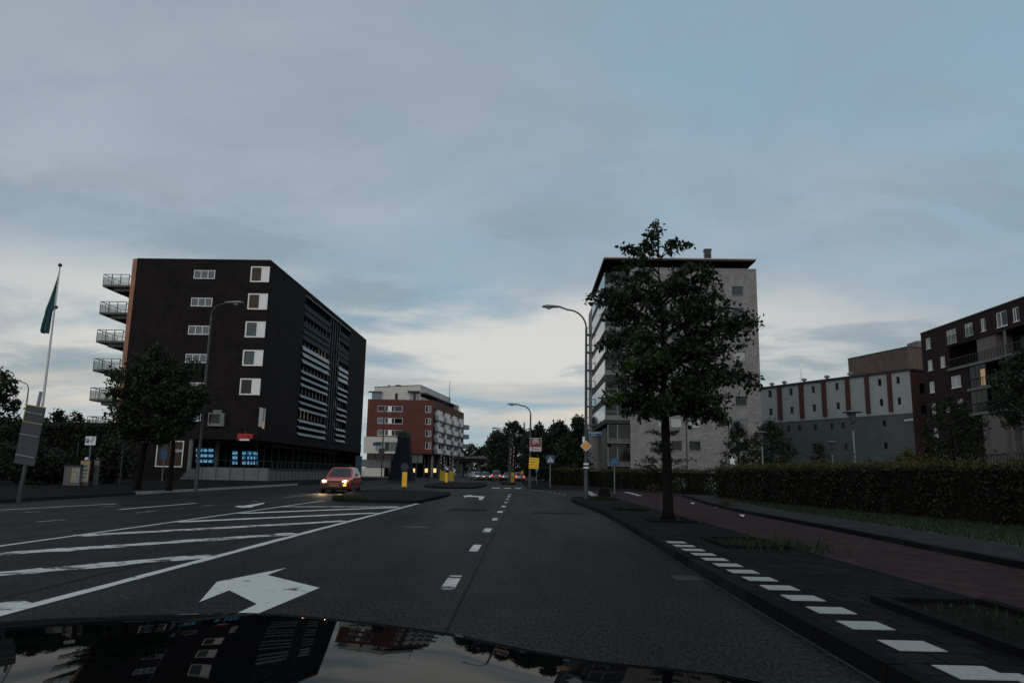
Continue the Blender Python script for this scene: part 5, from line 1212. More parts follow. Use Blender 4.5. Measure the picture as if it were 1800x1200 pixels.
# ------------------------------------------------------------------ lamp posts, flagpole, park lights
def lamp_post(label, base, apex_px, head_px, r=.085, collar=True, mlow='lamp_grey'):
    """column, curved arm reaching sideways, cobra head"""
    bx, by = base; top = AY(*apex_px, by); hd = AY(*head_px, by); sgn = -1 if hd.x < top.x else 1
    t = thing('lamp_post', label, 'street lamp', (bx, by, KZ)); zt = top.z; R = min(1.0, abs(hd.x-bx)*.55)
    m = MB(); m.lathe((bx, by, .1), [(r*1.18, 0), (r*1.18, 1.0), (r*1.05, 1.06), (r, 1.1)], 12); m.tube([(bx, by, 1.1), (bx, by, zt-R)], [r, r*.62], 10)
    m.build('column', mlow, t, smooth=True, sharp=40)
    pts = [(bx, by, zt-R-.01)]+[(bx+sgn*R*(1-math.cos(a)), by, zt-R+R*math.sin(a)) for a in np.linspace(0, math.pi/2, 9)][1:]
    pts.append((hd.x-sgn*.35, by, hd.z+.02)); MB().tube(pts, r*.48, 8).build('arm', mlow, t, smooth=True)
    L = .95; h = MB(); c0 = Vector((hd.x-sgn*.4, by, hd.z)); k = []
    for s, w, hh in ((0, .05, .05), (.12, .09, .07), (.45, .15, .10), (.75, .16, .11), (.93, .12, .08), (1, .04, .03)): k.append((c0+Vector((sgn*L*s, 0, .02)), w, hh))
    n0 = 0
    for p, w, hh in k:
        for j in range(10): a = 2*math.pi*j/10; h.v.append((p.x, p.y+w*math.cos(a), p.z+hh*math.sin(a)*(1 if math.sin(a) > 0 else .55)))
    for i in range(len(k)-1):
        for j in range(10): h.f.append((i*10+j, i*10+(j+1) % 10, (i+1)*10+(j+1) % 10, (i+1)*10+j))
    h.f.append(tuple(range(10))); h.f.append(tuple((len(k)-1)*10+j for j in range(10)))
    hh_ = h.build('lamp_head', 'lamp_head', t, smooth=True)
    MB().lathe((c0.x+sgn*.6, by, c0.z-.10), [(.04, -.01), (.10, .01), (.12, .06)], 10).build('lens', 'blind_pale', hh_, smooth=True)
    return t
bR = G(1030, 876, KZ); LR = lamp_post('tall grey lamp post carrying the yellow diamond sign, arm reaching left', (bR.x, bR.y), (1028, 545), (972, 540), .088)
MB().box(bR.x-.12, bR.x+.12, bR.y-.12, bR.y+.12, 1.55, 1.62).box(bR.x-.12, bR.x+.12, bR.y-.12, bR.y+.12, 1.72, 1.80).build('sticker_band', 'sign_white', LR)
bL = G(344, 862, KZ); lamp_post('grey lamp post before the dark brick block, arm reaching right', (bL.x, bL.y), (352, 534), (409, 533), .08)
bC = G(931, 857, KZ); LC = lamp_post('lamp post holding the red parking sign and the yellow notice', (bC.x, bC.y), (931, 713), (904, 711), .10)
bD = G(889.5, 850, KZ); lamp_post('farther lamp post by the right bridge barrier', (bD.x, 96.), (890.5, 754), (872, 752.5), .09)
lamp_post('small curved lamp post at the far left behind the leaning sign', (AY(48, 700, 56).x, 56.), (50, 672), (28, 669.5), .07)

def park_light(label, px, Y, ytop, disc_px, ybot=None):
    p = AY(px, ytop, Y); r = disc_px*Y/FPX/2; t = thing('park_light', label, 'park light', (p.x, Y, .1)); z = p.z
    MB().tube([(p.x, Y, .1), (p.x, Y, z-1.0)], [.065, .05], 8).build('post', 'galv', t, smooth=True, sharp=40)
    hd = MB().lathe((p.x, Y, z-1.0), [(.06, .3), (.10, .34), (.15, .5), (.16, .84), (.12, .87)], 12).build('lantern', 'lamp_grey', t, smooth=True, sharp=40)
    MB().lathe((p.x, Y, z-.14), [(r, 0), (r, .03), (r*.5, .09), (.05, .13)], 18).build('canopy_disc', 'lamp_grey', t, smooth=True, sharp=40)
park_light('tall park light with a flat disc cap before the grey rendered wall', 1497.5, 37., 720, 32)
park_light('shorter park light with disc cap left of the taller one', 1462, 52., 774, 22)
park_light('slim pale park light right of the tower beside the spreading tree', 1338.5, 50., 757, 22)
def plain_pole(name, label, px, Y, ytop, r, m, cat='post', z0=.1):
    p = AY(px, ytop, Y); t = thing(name, label, cat, (p.x, Y, z0)); MB().tube([(p.x, Y, z0), (p.x, Y, p.z)], [r, r*.75], 8).build('pole', m, t, smooth=True, sharp=40); MB().lathe((p.x, Y, p.z), [(r*1.1, 0), (r*1.1, .08), (r*.4, .14)], 8).build('cap', m, t); return t, p
plain_pole('tall_post', 'slim grey post rising from the hedge foot right of the big tree trunk', 1205, 57.5, 690, .07, 'lamp_grey')
plain_pole('short_bollard', 'short dark bollard post behind the long hedge by the tall park light', 1500, 60, 793, .09, 'dark_metal')
def banner():
    t, p = plain_pole('white_pillar', 'small white pillar sign between the conifer and the hedge', 1287, 58., 806, .05, 'sign_white', 'sign')
    MB().box(p.x-.18, p.x+.18, 57.9, 57.94, p.z-1.0, p.z).build('plate', 'sign_white', t)
banner()
def flagpole():
    Y = 50.; tp = AY(106, 464, Y); x = tp.x; z = tp.z
    t = thing('flagpole', 'tall white flagpole on the left with a ball on top', 'flagpole', (x, Y, .1))
    MB().tube([(x, Y, .1), (x, Y, z-.2)], [.11, .045], 10).build('pole', 'pole_white', t, smooth=True, sharp=40)
    MB().lathe((x, Y, z-.2), [(.05, 0), (.13, .06), (.15, .12), (.10, .2), (.02, .26)], 12).build('finial', 'dark_metal', t, smooth=True)
    # limp flag hanging from the pole
    f = thing('flag', 'limp dark teal flag hanging from the flagpole', 'flag', (x, Y, z-2)); m = MB(); rows = [(464, 106.2, 105.2), (480, 103.6, 104.4), (505, 96, 101.6), (525, 89, 99.6), (538, 84, 98), (543, 82.4, 92), (548, 82, 91), (565, 77, 87.6), (578, 74, 85.4), (582, 75.5, 84.6)]
    k = 9
    for y, a, b in rows:
        for j in range(k):
            s = j/(k-1); p = AY(a+(b-a)*s, y, Y); m.v.append((p.x-.03, Y+.16*math.sin(s*9+y*.02)*(y-460)/110, p.z-.15))
    for i in range(len(rows)-1):
        for j in range(k-1): m.f.append((i*k+j, i*k+j+1, (i+1)*k+j+1, (i+1)*k+j))
    o = m.build('cloth', 'flag', f, smooth=True); md = o.modifiers.new('thickness', 'SOLIDIFY'); md.thickness = .012
    p = AY(97, 540, Y); MB().box(p.x-.08, p.x+.14, Y-.08, Y+.08, p.z-.10, p.z+.10).build('weight', 'dark_metal', f)
flagpole()

# ------------------------------------------------------------------ signs
def post_to(t, x, y, z1, r=.038, m='galv', z0=.1): return MB().tube([(x, y, z0), (x, y, z1)], r, 8).build('post', m, t, smooth=True, sharp=40)
def diamond_sign():
    p = AY(1030, 783.5, bR.y-.2); t = thing('priority_sign', 'yellow diamond priority road sign with white border on the right lamp post', 'sign', tuple(p)); Y = p.y; h = .275
    def dm(r, y0, y1, m, n): MB().hexa([(p.x, y0, p.z-r), (p.x+r, y0, p.z), (p.x, y0, p.z+r), (p.x-r, y0, p.z)], [(p.x, y1, p.z-r), (p.x+r, y1, p.z), (p.x, y1, p.z+r), (p.x-r, y1, p.z)]).build(n, m, t)
    dm(h, Y+.03, Y, 'sign_pink', 'plate'); dm(h*.73, Y-.002, Y-.006, 'sign_orange', 'centre'); MB().box(p.x-.03, p.x+.03, Y+.031, Y+.1, p.z-.1, p.z+.1).build('bracket', 'galv', t)
diamond_sign()
def street_name():
    Y = bR.y; a, b = AY(1033, 757.5, Y), AY(1058.5, 766.5, Y); cz = (a.z+b.z)/2
    t = thing('street_name_sign', 'blue street name sign fixed to the right lamp post', 'sign', (a.x, Y, cz))
    MB().box(a.x, b.x, Y-.02, Y+.02, b.z, a.z).build('plate', 'sign_blue', t); h = a.z-b.z
    text('Nuerenbuch', h*.42, ((a.x+b.x)/2, Y-.024, cz+h*.22), (0, -1, 0), 'sign_white', t, th=.002, width=(b.x-a.x)*.88); text('straat', h*.42, (a.x+.27, Y-.024, cz-h*.24), (0, -1, 0), 'sign_white', t, th=.002)
    MB().box(a.x-.25, a.x-.12, Y-.05, Y+.05, cz-.45, cz-.15).build('bracket_box', 'sign_white', t)
street_name()
def parking_sign():
    Y = bC.y-.1; a, b = AY(932, 770, Y), AY(951, 793, Y); zm = ZY(940, 785.2, Y); W = b.x-a.x
    t = thing('parking_sign', 'dark red parking sign with white arrow panel below on the middle lamp post', 'sign', (a.x, Y, b.z))
    MB().box(a.x, b.x, Y-.03, Y+.03, zm, a.z).build('red_panel', 'sign_red', t); MB().box(a.x, b.x, Y-.03, Y+.03, b.z, zm-.004).build('white_panel', 'sign_pink', t)
    fr = MB(); e = .03
    fr.box(a.x-e, b.x+e, Y-.035, Y-.031, a.z-.01, a.z+e).box(a.x-e, a.x, Y-.035, Y-.031, b.z, a.z-.011).box(b.x, b.x+e, Y-.035, Y-.031, b.z, a.z-.011).build('border', 'sign_pink', t)
    cx, cz = (a.x+b.x)/2, (a.z+zm)/2+.08
    text('P', .50, (cx, Y-.034, cz-.05), (0, -1, 0), 'sign_pink', t, 'emblem', th=.003, bold=.012)
    ar = MB()
    for r in (.27, .20):
        k = 14
        for i in range(k):
            t0, t1 = math.pi*i/k, math.pi*(i+1)/k; q = lambda rr, tt: (cx+rr*math.cos(tt), Y-.036, cz+rr*math.sin(tt)+.03)
            ar.poly([q(r, t0), q(r, t1), q(r-.035, t1), q(r-.035, t0)])
        for s in (-1, 1): ar.poly([(cx+s*r, Y-.036, cz+.03), (cx+s*(r-.035), Y-.036, cz+.03), (cx+s*(r-.035), Y-.036, cz-.22), (cx+s*r, Y-.036, cz-.22)])
    ar.build('emblem', 'sign_pink', t)
    x = a.x+W*.2; z = (zm+b.z)/2; MB().poly([(x, Y-.033, z+.15), (x-.09, Y-.033, z+.03), (x+.09, Y-.033, z+.03)]).poly([(x-.03, Y-.034, z+.04), (x+.03, Y-.034, z+.04), (x+.03, Y-.034, z-.15), (x-.03, Y-.034, z-.15)]).build('arrow', 'sign_red', t)
    text('Altena', .20, (a.x+W*.62, Y-.033, z), (0, -1, 0), 'sign_red', t, th=.002, bold=.006)
    y2 = Y-.02; c, d = AY(930, 804, y2), AY(947.3, 823.5, y2)
    n = thing('road_works_notice', 'yellow closure notice with black writing under the red parking sign', 'sign', (c.x, y2, d.z)); sk = .03
    MB().hexa([(c.x-.02, y2-.02, d.z+.02), (d.x-.04, y2-.02, d.z-.02), (d.x-.04, y2+.02, d.z-.02), (c.x-.02, y2+.02, d.z+.02)], [(c.x+.03, y2-.02, c.z+.02), (d.x, y2-.02, c.z-.02), (d.x, y2+.02, c.z-.02), (c.x+.03, y2+.02, c.z+.02)]).build('plate', 'sign_yellow', n)
    H = c.z-d.z
    for i, s in enumerate(('Griftebrug', 'afgesloten', 'vanaf 2 juni', 't/m 5 sept.')): text(s, H*.22, ((c.x+d.x)/2, y2-.024, c.z-H*(.15+.235*i)), (0, -1, 0), 'sign_black', n, th=.002, width=(d.x-c.x)*.84, rot=-.02)
parking_sign()
def warn_sign():
    p = G(967.5, 856, KZ); Y = p.y; c = AY(967.5, 807, Y); s = .37
    t = thing('warning_sign', 'square blue sign with a white warning triangle on a thin post', 'sign', (c.x, Y, .1)); post_to(t, c.x, Y, c.z+.3, .045)
    MB().box(c.x-s, c.x+s, Y-.09, Y-.05, c.z-s, c.z+s).build('plate', 'sign_blue', t)
    MB().poly([(c.x-s*.78, Y-.093, c.z-s*.62), (c.x+s*.78, Y-.093, c.z-s*.62), (c.x, Y-.093, c.z+s*.72)]).build('triangle', 'sign_pink', t); MB().box(c.x-.035, c.x+.035, Y-.098, Y-.095, c.z-.02, c.z+.14).box(c.x-.035, c.x+.035, Y-.098, Y-.095, c.z-.14, c.z-.07).build('mark', 'sign_black', t)
warn_sign()
def cycle_sign():
    p = G(1080, 866, KZ); Y = p.y; c = AY(1080, 811.5, Y); t = thing('cycle_path_sign', 'round blue cycle path sign before the hedge by the tower entrance', 'sign', (c.x, Y, .1)); post_to(t, c.x, Y, c.z+.2, .035)
    MB().disc((c.x, Y-.06, c.z), .29, (0, -1, 0), .03, 24).build('plate', 'sign_blue', t)
    m = MB()
    for s in (-.11, .11): m.tube([(c.x+s+.075*math.cos(a), Y-.08, c.z-.05+.075*math.sin(a)) for a in np.linspace(0, 2*math.pi, 13)], .012, 5, False)
    m.tube([(c.x-.11, Y-.08, c.z-.05), (c.x-.04, Y-.08, c.z+.07), (c.x+.07, Y-.08, c.z+.07), (c.x+.11, Y-.08, c.z-.05)], .012, 5).tube([(c.x+.07, Y-.08, c.z+.07), (c.x+.05, Y-.08, c.z+.13)], .012, 5).build('cycle_symbol', mat('symbol_blue', (.10, .26, .42), .5, .05), t)
cycle_sign()
def bollard_sign(label, px, ybase, y0, y1, disc_py, disc_r, back, Y):
    b = AY(px, ybase, Y); x = b.x; t = thing('island_bollard', label, 'bollard', (x, Y, .115)); z0, z1 = ZY(px, y1, Y), ZY(px, y0, Y); w = .14
    MB().tube([(x, Y, .11), (x, Y, z0)], .05, 8).build('foot', 'dark_metal', t); MB().box(x-w, x+w, Y-.07, Y+.07, z0, z1).build('body', 'bollard_yellow', t, sharp=30)
    c = AY(px+1, disc_py, Y); MB().tube([(x, Y, z1), (x, Y, c.z)], .03, 6).build('post', 'dark_metal', t)
    MB().disc((c.x, Y-.05, c.z), disc_r, (0, -1, 0), .03, 24).build('sign_disc', 'sign_back' if back else 'sign_blue', t)
    if back:
        r = MB().tube([(c.x+disc_r*.95*math.cos(a), Y-.07, c.z+disc_r*.95*math.sin(a)) for a in np.linspace(0, 2*math.pi, 25)], .015, 5, False); r.box(c.x-.04, c.x+.04, Y-.1, Y-.067, c.z-.18, c.z+.18); r.build('fixing', 'dark_metal', t)
    else:
        v = Vector((1, 0, -1)).normalized(); n = Vector((1, 0, 1)).normalized(); o = Vector((c.x, Y-.07, c.z)); P = lambda a, b_: tuple(o+v*a+n*b_)
        MB().poly([P(-.26, -.045), P(-.26, .045), P(.05, .045), P(.05, -.045)]).poly([P(.04, -.17), P(.04, .17), P(.26, 0)]).build('arrow', 'sign_white', t)
bollard_sign('yellow island bollard with a grey sign back, on the nearer traffic island', 710.5, 860, 829, 855, 819.5, .24, True, 45.0)
bollard_sign('yellow island bollard with a round blue keep right sign, on the farther island', 784.3, 848, 830.5, 847, 822.5, .27, False, 83.)

# ------------------------------------------------------------------ bridge barriers
def barrier(label, px, Y, ytop, tilt=0.):
    b = AY(px, 840, Y); x = b.x; t = thing('bridge_barrier', label, 'barrier', (x, Y, .1), 'raised bridge barriers'); z1 = 1.42; w = .36
    m = MB(); pr = [(-w, .12), (w, .12), (w, z1-.25), (w*.8, z1-.08), (w*.4, z1), (-w*.4, z1), (-w*.8, z1-.08), (-w, z1-.25)]
    k = len(pr); m.v = [(x+a, Y-.3, c) for a, c in pr]+[(x+a, Y+.3, c) for a, c in pr]; m.f = [tuple(range(k)), tuple(range(2*k-1, k-1, -1))]+[(i, (i+1) % k, k+(i+1) % k, k+i) for i in range(k)]
    m.build('machine_box', 'barrier_yellow', t)
    zt = ZY(px, ytop, Y); n = 12; z0 = z1-.05
    for s, dx in ((0, -.18), (1, .2)):
        for i in range(n):
            a, b_ = z0+(zt-z0)*i/n, z0+(zt-z0)*(i+1)/n; xa = x+dx+tilt*(a-z0); xb = x+dx+tilt*(b_-z0)
            MB().hexa([(xa-.045, Y-.33, a), (xa+.045, Y-.33, a), (xa+.045, Y-.31, a), (xa-.045, Y-.31, a)], [(xb-.045, Y-.33, b_), (xb+.045, Y-.33, b_), (xb+.045, Y-.31, b_), (xb-.045, Y-.31, b_)]).build('arm_band', 'barrier_red' if (i+s) % 2 else 'barrier_white', t)
barrier('yellow bridge barrier machine left of the blue keep right sign, arms raised', 777.5, 99., 790)
barrier('yellow bridge barrier machine right of the blue keep right sign, arms raised', 793, 99., 788)
barrier('yellow bridge barrier machine on the right of the road with raised arms', 899, 99., 784, .02)
def signal_back(label, px, py, Y, r):
    c = AY(px, py, Y); t = thing('bridge_signal', label, 'signal', (c.x, Y, .1)); post_to(t, c.x, Y, c.z+.3, .06, 'dark_metal')
    MB().disc((c.x, Y-.1, c.z), r, (0, -1, 0), .08, 24).build('target_board', 'sign_black', t); MB().tube([(c.x+r*math.cos(a), Y-.15, c.z+r*math.sin(a)) for a in np.linspace(0, 2*math.pi, 25)], .02, 5, False).build('rim', 'lamp_grey', t)
signal_back('round black signal board beside the left bridge barriers', 772.5, 819.5, 97., .33)
signal_back('round black signal board in front of the right bridge barrier', 897.5, 822, 97.5, .36)
def pennant():
    p = AY(917, 830, 118.); t = thing('orange_marker', 'small orange marker board right of the bridge', 'marker', (p.x, 118., 0)); post_to(t, p.x, 118., p.z, .04, z0=0)
    MB().hexa([(p.x-.25, 117.9, p.z-.25), (p.x+.2, 117.9, p.z-.2), (p.x+.2, 117.94, p.z-.2), (p.x-.25, 117.94, p.z-.25)], [(p.x-.05, 117.9, p.z+.25), (p.x+.28, 117.9, p.z+.28), (p.x+.28, 117.94, p.z+.28), (p.x-.05, 117.94, p.z+.25)]).build('board', 'sign_orange', t)
pennant()
def blue_dot():
    p = AY(943.5, 826.5, 86.); t = thing('blue_disc_sign', 'tiny round blue sign below the yellow closure notice', 'sign', (p.x, 86., .1)); post_to(t, p.x, 86., p.z+.1, .03); MB().disc((p.x, 85.95, p.z), .16, (0, -1, 0), .03, 18).build('plate', mat('blue_bright', (.02, .16, .32), .5, .05), t)
blue_dot()

# ------------------------------------------------------------------ the left-hand roadside
def leaning_sign():
    b = G(31, 886, KZ); Y = b.y; pt = AY(72, 688, Y); t = thing('direction_sign_back', 'large leaning traffic sign seen from behind on the far left, grey with yellow edges', 'sign', (b.x, Y, .11))
    v = (pt-Vector((b.x, Y, .11))); MB().tube([(b.x, Y, .11), tuple(pt)], [.06, .045], 8).build('post', 'galv', t, smooth=True)
    q = [AY(x, y, Y-.1) for x, y in ((46, 710), (80, 716), (60, 819), (24, 813))]; q2 = [AY(x, y, Y-.1) for x, y in ((45, 740), (76, 746))]
    a, b_, c, d = q
    def pl(p4, m, n, e0, e1): MB().hexa([(p.x, p.y+e0, p.z) for p in p4], [(p.x, p.y+e1, p.z) for p in p4]).build(n, m, t)
    l1, r1 = a.lerp(d, .285), b_.lerp(c, .285)
    pl([a, b_, r1, l1], 'sign_back', 'upper_plate', 0, .03); pl([a.lerp(d, .30), b_.lerp(c, .30), c, d], 'sign_back', 'lower_plate', 0, .03)
    for p, q_ in ((a, b_), (l1, r1)): pl([p, q_, q_+(c-b_)*.012, p+(d-a)*.012], 'barrier_yellow', 'edge', -.006, -.001)
    pl([a, a+(b_-a)*.05, l1+(r1-l1)*.05, l1], 'barrier_yellow', 'edge', -.012, -.007)
    for s in (.12, .5, .85): pl([a.lerp(d, s)+Vector((.02, 0, 0)), b_.lerp(c, s)-Vector((.02, 0, 0)), b_.lerp(c, s+.018)-Vector((.02, 0, 0)), a.lerp(d, s+.018)+Vector((.02, 0, 0))], 'galv', 'rail', -.04, -.013)
leaning_sign()
def p_sign():
    Y = 44.; a, b = AY(151, 766.5, Y), AY(167.5, 782, Y); t = thing('parking_direction_sign', 'white sign with a blue P and a left arrow before the ivy wall', 'sign', (a.x, Y, .11)); x = (a.x+b.x)/2
    post_to(t, x, Y+.08, a.z, .035); MB().box(a.x, b.x, Y-.015, Y+.015, b.z, a.z).build('plate', 'sign_white', t); w, h = b.x-a.x, a.z-b.z
    MB().box(a.x+w*.06, a.x+w*.38, Y-.02, Y-.0155, b.z+h*.24, b.z+h*.78).build('blue_field', 'sign_blue', t); text('P', h*.5, (a.x+w*.22, Y-.022, b.z+h*.51), (0, -1, 0), 'sign_white', t, th=.001)
    z = b.z+h*.80; MB().poly([(a.x+w*.58, Y-.018, z), (a.x+w*.72, Y-.018, z+.05), (a.x+w*.72, Y-.018, z-.05)]).poly([(a.x+w*.71, Y-.0185, z+.018), (a.x+w*.94, Y-.0185, z+.018), (a.x+w*.94, Y-.0185, z-.018), (a.x+w*.71, Y-.0185, z-.018)]).build('arrow', 'sign_black', t)
    for i in range(3): MB().box(a.x+w*.48, a.x+w*(.9-.08*i), Y-.02, Y-.0155, b.z+h*(.54-.12*i), b.z+h*(.60-.12*i)).build('print_line', 'sign_back', t)
p_sign()
def cabinet():
    Y = 43.; a, b = AY(114, 818, Y), AY(139, 855, Y); t = thing('utility_cabinet', 'grey utility cabinet with an orange edged poster on its front', 'cabinet', (a.x, Y, .11))
    MB().box(a.x, b.x, Y, Y+.6, .1, a.z).build('body', 'concrete_dark', t); MB().box(a.x-.04, b.x+.04, Y-.04, Y+.64, a.z+.003, a.z+.07).build('lid', 'kerb', t)
    c, d = AY(127, 822, Y-.03), AY(138, 848, Y-.03); MB().box(c.x, d.x, Y-.03, Y-.004, d.z, c.z).build('poster', 'poster', t); MB().box(c.x, c.x+.07, Y-.036, Y-.031, d.z, c.z).build('poster_stripe', 'poster_orange', t)
    c, d = AY(144, 810, Y+.2), AY(155.5, 847, Y+.2)
    t = thing('poster_column', 'tall narrow poster board with orange edge right of the grey cabinet', 'poster', (c.x, Y, .11)); MB().box(c.x-.04, d.x+.04, Y+.15, Y+.25, .1, c.z+.05).build('board', 'dark_metal', t)
    MB().box(c.x, d.x, Y+.13, Y+.147, d.z, c.z).build('poster', 'poster', t); MB().box(c.x, d.x, Y+.12, Y+.128, c.z-.1, c.z).box(d.x-.06, d.x, Y+.12, Y+.128, d.z, c.z-.103).build('poster_stripe', 'poster_orange', t); MB().lathe(((c.x+d.x)/2, Y+.2, c.z+.05), [(.09, 0), (.10, .08), (.06, .17)], 10).build('knob', 'sign_white', t, smooth=True)
    for i in range(4): z = d.z+(c.z-d.z)*(.2+.18*i); MB().box(c.x+.08, d.x-.1, Y+.122, Y+.129, z, z+.05).build('print_line', 'sign_black', t)
    c, d = AY(166, 809, Y+.4), AY(174, 818, Y+.4)
    t = thing('poster_post', 'slim post with a small pale poster at the right of the poster boards', 'poster', (c.x, Y+.4, .11)); MB().box(c.x-.02, d.x+.02, Y+.42, Y+.5, .1, c.z+.03).build('board', 'dark_metal', t); MB().box(c.x, d.x, Y+.4, Y+.417, d.z, c.z).build('poster', 'concrete_pink', t); MB().lathe(((c.x+d.x)/2, Y+.46, c.z+.03), [(.08, 0), (.09, .08), (.05, .15)], 10).build('knob', 'lamp_grey', t, smooth=True)
    e, f = AY(164, 835, Y+.38), AY(172, 842, Y+.38); MB().box(e.x, f.x, Y+.4, Y+.417, f.z, e.z).build('lower_poster', 'sign_back', t)
cabinet()
def shop_board():
    Y = 60.; a, b = AY(285, 780, Y), AY(293, 806, Y); x = (a.x+b.x)/2; t = thing('pavement_sign', 'white and blue sign on a post before the brown shop panel', 'sign', (x, Y, .11)); post_to(t, x, Y+.05, a.z+.1, .04)
    zm = (a.z*.52+b.z*.48); MB().box(a.x, b.x, Y-.02, Y+.0, zm+.01, a.z).build('upper_plate', 'sign_back', t); MB().box(a.x, b.x, Y-.02, Y, b.z, zm).build('lower_plate', 'sign_blue', t)
shop_board()
plain_pole('thin_pole', 'thin grey pole beside the shrub under the left tree', 217, 48., 785, .035, 'lamp_grey')
plain_pole('thin_pole', 'thin dark pole behind the cabinet and poster boards', 138, 47., 780, .03, 'lamp_grey')
def sign_pole():
    Y = 92.; p = AY(670, 845, Y); t = thing('signpost', 'tall thin post with a blue street sign left of the dark obelisk', 'sign', (p.x, Y, .1)); zt = ZY(672, 720, Y); post_to(t, p.x, Y, zt, .07, 'lamp_grey')
    a, b = AY(656, 777, Y), AY(671, 783, Y); MB().box(a.x, b.x, Y-.1, Y-.07, b.z, a.z).build('blue_plate', 'sign_blue', t); a, b = AY(666, 788, Y), AY(676, 799, Y); MB().box(a.x, b.x, Y-.1, Y-.07, b.z, a.z).build('grey_plate', 'sign_back', t)
sign_pole()
plain_pole('traffic_post', 'dark slim post left of the bridge barriers before the red block', 754, 92., 800, .06, 'dark_metal')
plain_pole('traffic_post', 'dark slim post on the far island right of the barriers', 829, 88., 790, .06, 'dark_metal')
def display_frame():
    Y = 119.; xw = -25.2
    a, b = AY(626, 801, 108.), AY(635, 831, 108.); t = thing('display_case', 'tall white framed display case at the far corner of the dark brick block', 'display case', (a.x, 108., .1)); o = MB(); e = .12
    o.box(a.x, b.x, 108, 108.2, b.z, b.z+e).box(a.x, b.x, 108, 108.2, a.z-e, a.z).box(a.x, a.x+e, 108, 108.2, b.z+e, a.z-e).box(b.x-e, b.x, 108, 108.2, b.z+e, a.z-e).build('frame', 'concrete', t); MB().box(a.x+e, b.x-e, 108.08, 108.12, b.z+e, a.z-e).build('pane', 'glass_blue', t); MB().box(a.x+.1, b.x-.1, 108.02, 108.18, .1, b.z-.003).build('foot', 'brick_dark', t)
display_frame()
def obelisk():
    Y = 96.; bL_, bR_ = AY(685, 846, Y), AY(727, 846, Y); tL, tR = AY(701.5, 768, Y), AY(719.5, 768, Y); cx = (bL_.x+bR_.x)/2; zt = tL.z; w0 = (bR_.x-bL_.x)/2; w1 = (tR.x-tL.x)/2; ct = (tL.x+tR.x)/2
    t = thing('obelisk', 'tall dark blue tapering obelisk crowned with feathery grass before the red block', 'monument', (cx, Y, .1))
    m = MB(); n = 8
    for i in range(n+1):
        s = i/n; w = w0+(w1-w0)*(s**.75); c = cx+(ct-cx)*s; z = .1+(zt-.1)*s
        for sx, sy in ((-1, -1), (1, -1), (1, 1), (-1, 1)): m.v.append((c+sx*w, Y+sy*w, z))
    for i in range(n):
        for j in range(4): m.f.append((i*4+j, i*4+(j+1) % 4, (i+1)*4+(j+1) % 4, (i+1)*4+j))
    m.f.append((n*4, n*4+1, n*4+2, n*4+3)); m.build('shaft', 'obelisk', t)
    k = 900; P = np.column_stack([ct+rng.normal(size=k)*w1*.5, Y+rng.normal(size=k)*w1*.5, np.full(k, zt-.3)+rng.random(k)*.3]); d = rng.normal(size=(k, 3))*.42; d[:, 2] = 1; d /= np.linalg.norm(d, axis=1)[:, None]; h = rng.uniform(.3, 1.35, (k, 1)); s = rng.normal(size=(k, 3)); s[:, 2] = 0; s /= np.linalg.norm(s, axis=1)[:, None]
    quads_np('feather_grass', np.stack([P-s*.03, P+s*.03, P+d*h], 1), 3, 'leaf_feather', t)
obelisk()
for i, (px, py) in enumerate(((1259, 888.5), (1261, 894), (1305, 908), (1218, 886), (1275, 889))):
    p = G(px, py, .12); t = thing('litter', ('white scrap of litter on the cycle path kerb', 'second white scrap just below the first on the cycle path kerb', 'white scrap of litter lying farther along toward the right', 'small white scrap on the cycle path left of the others', 'pale scrap on the footway beside the kerb litter')[i], 'litter', (p.x, p.y, .12))
    m = MB(); s = .10; m.v = [(p.x+random.uniform(-s, s), p.y+random.uniform(-s, s)*1.5, .125+random.uniform(0, .07)+(.09 if i == 4 else 0)) for _ in range(9)]; m.f = [(0, 1, 2), (1, 2, 3), (3, 4, 5), (2, 4, 6), (5, 6, 7), (6, 7, 8), (0, 3, 8)]; m.build('paper', 'litter', t)

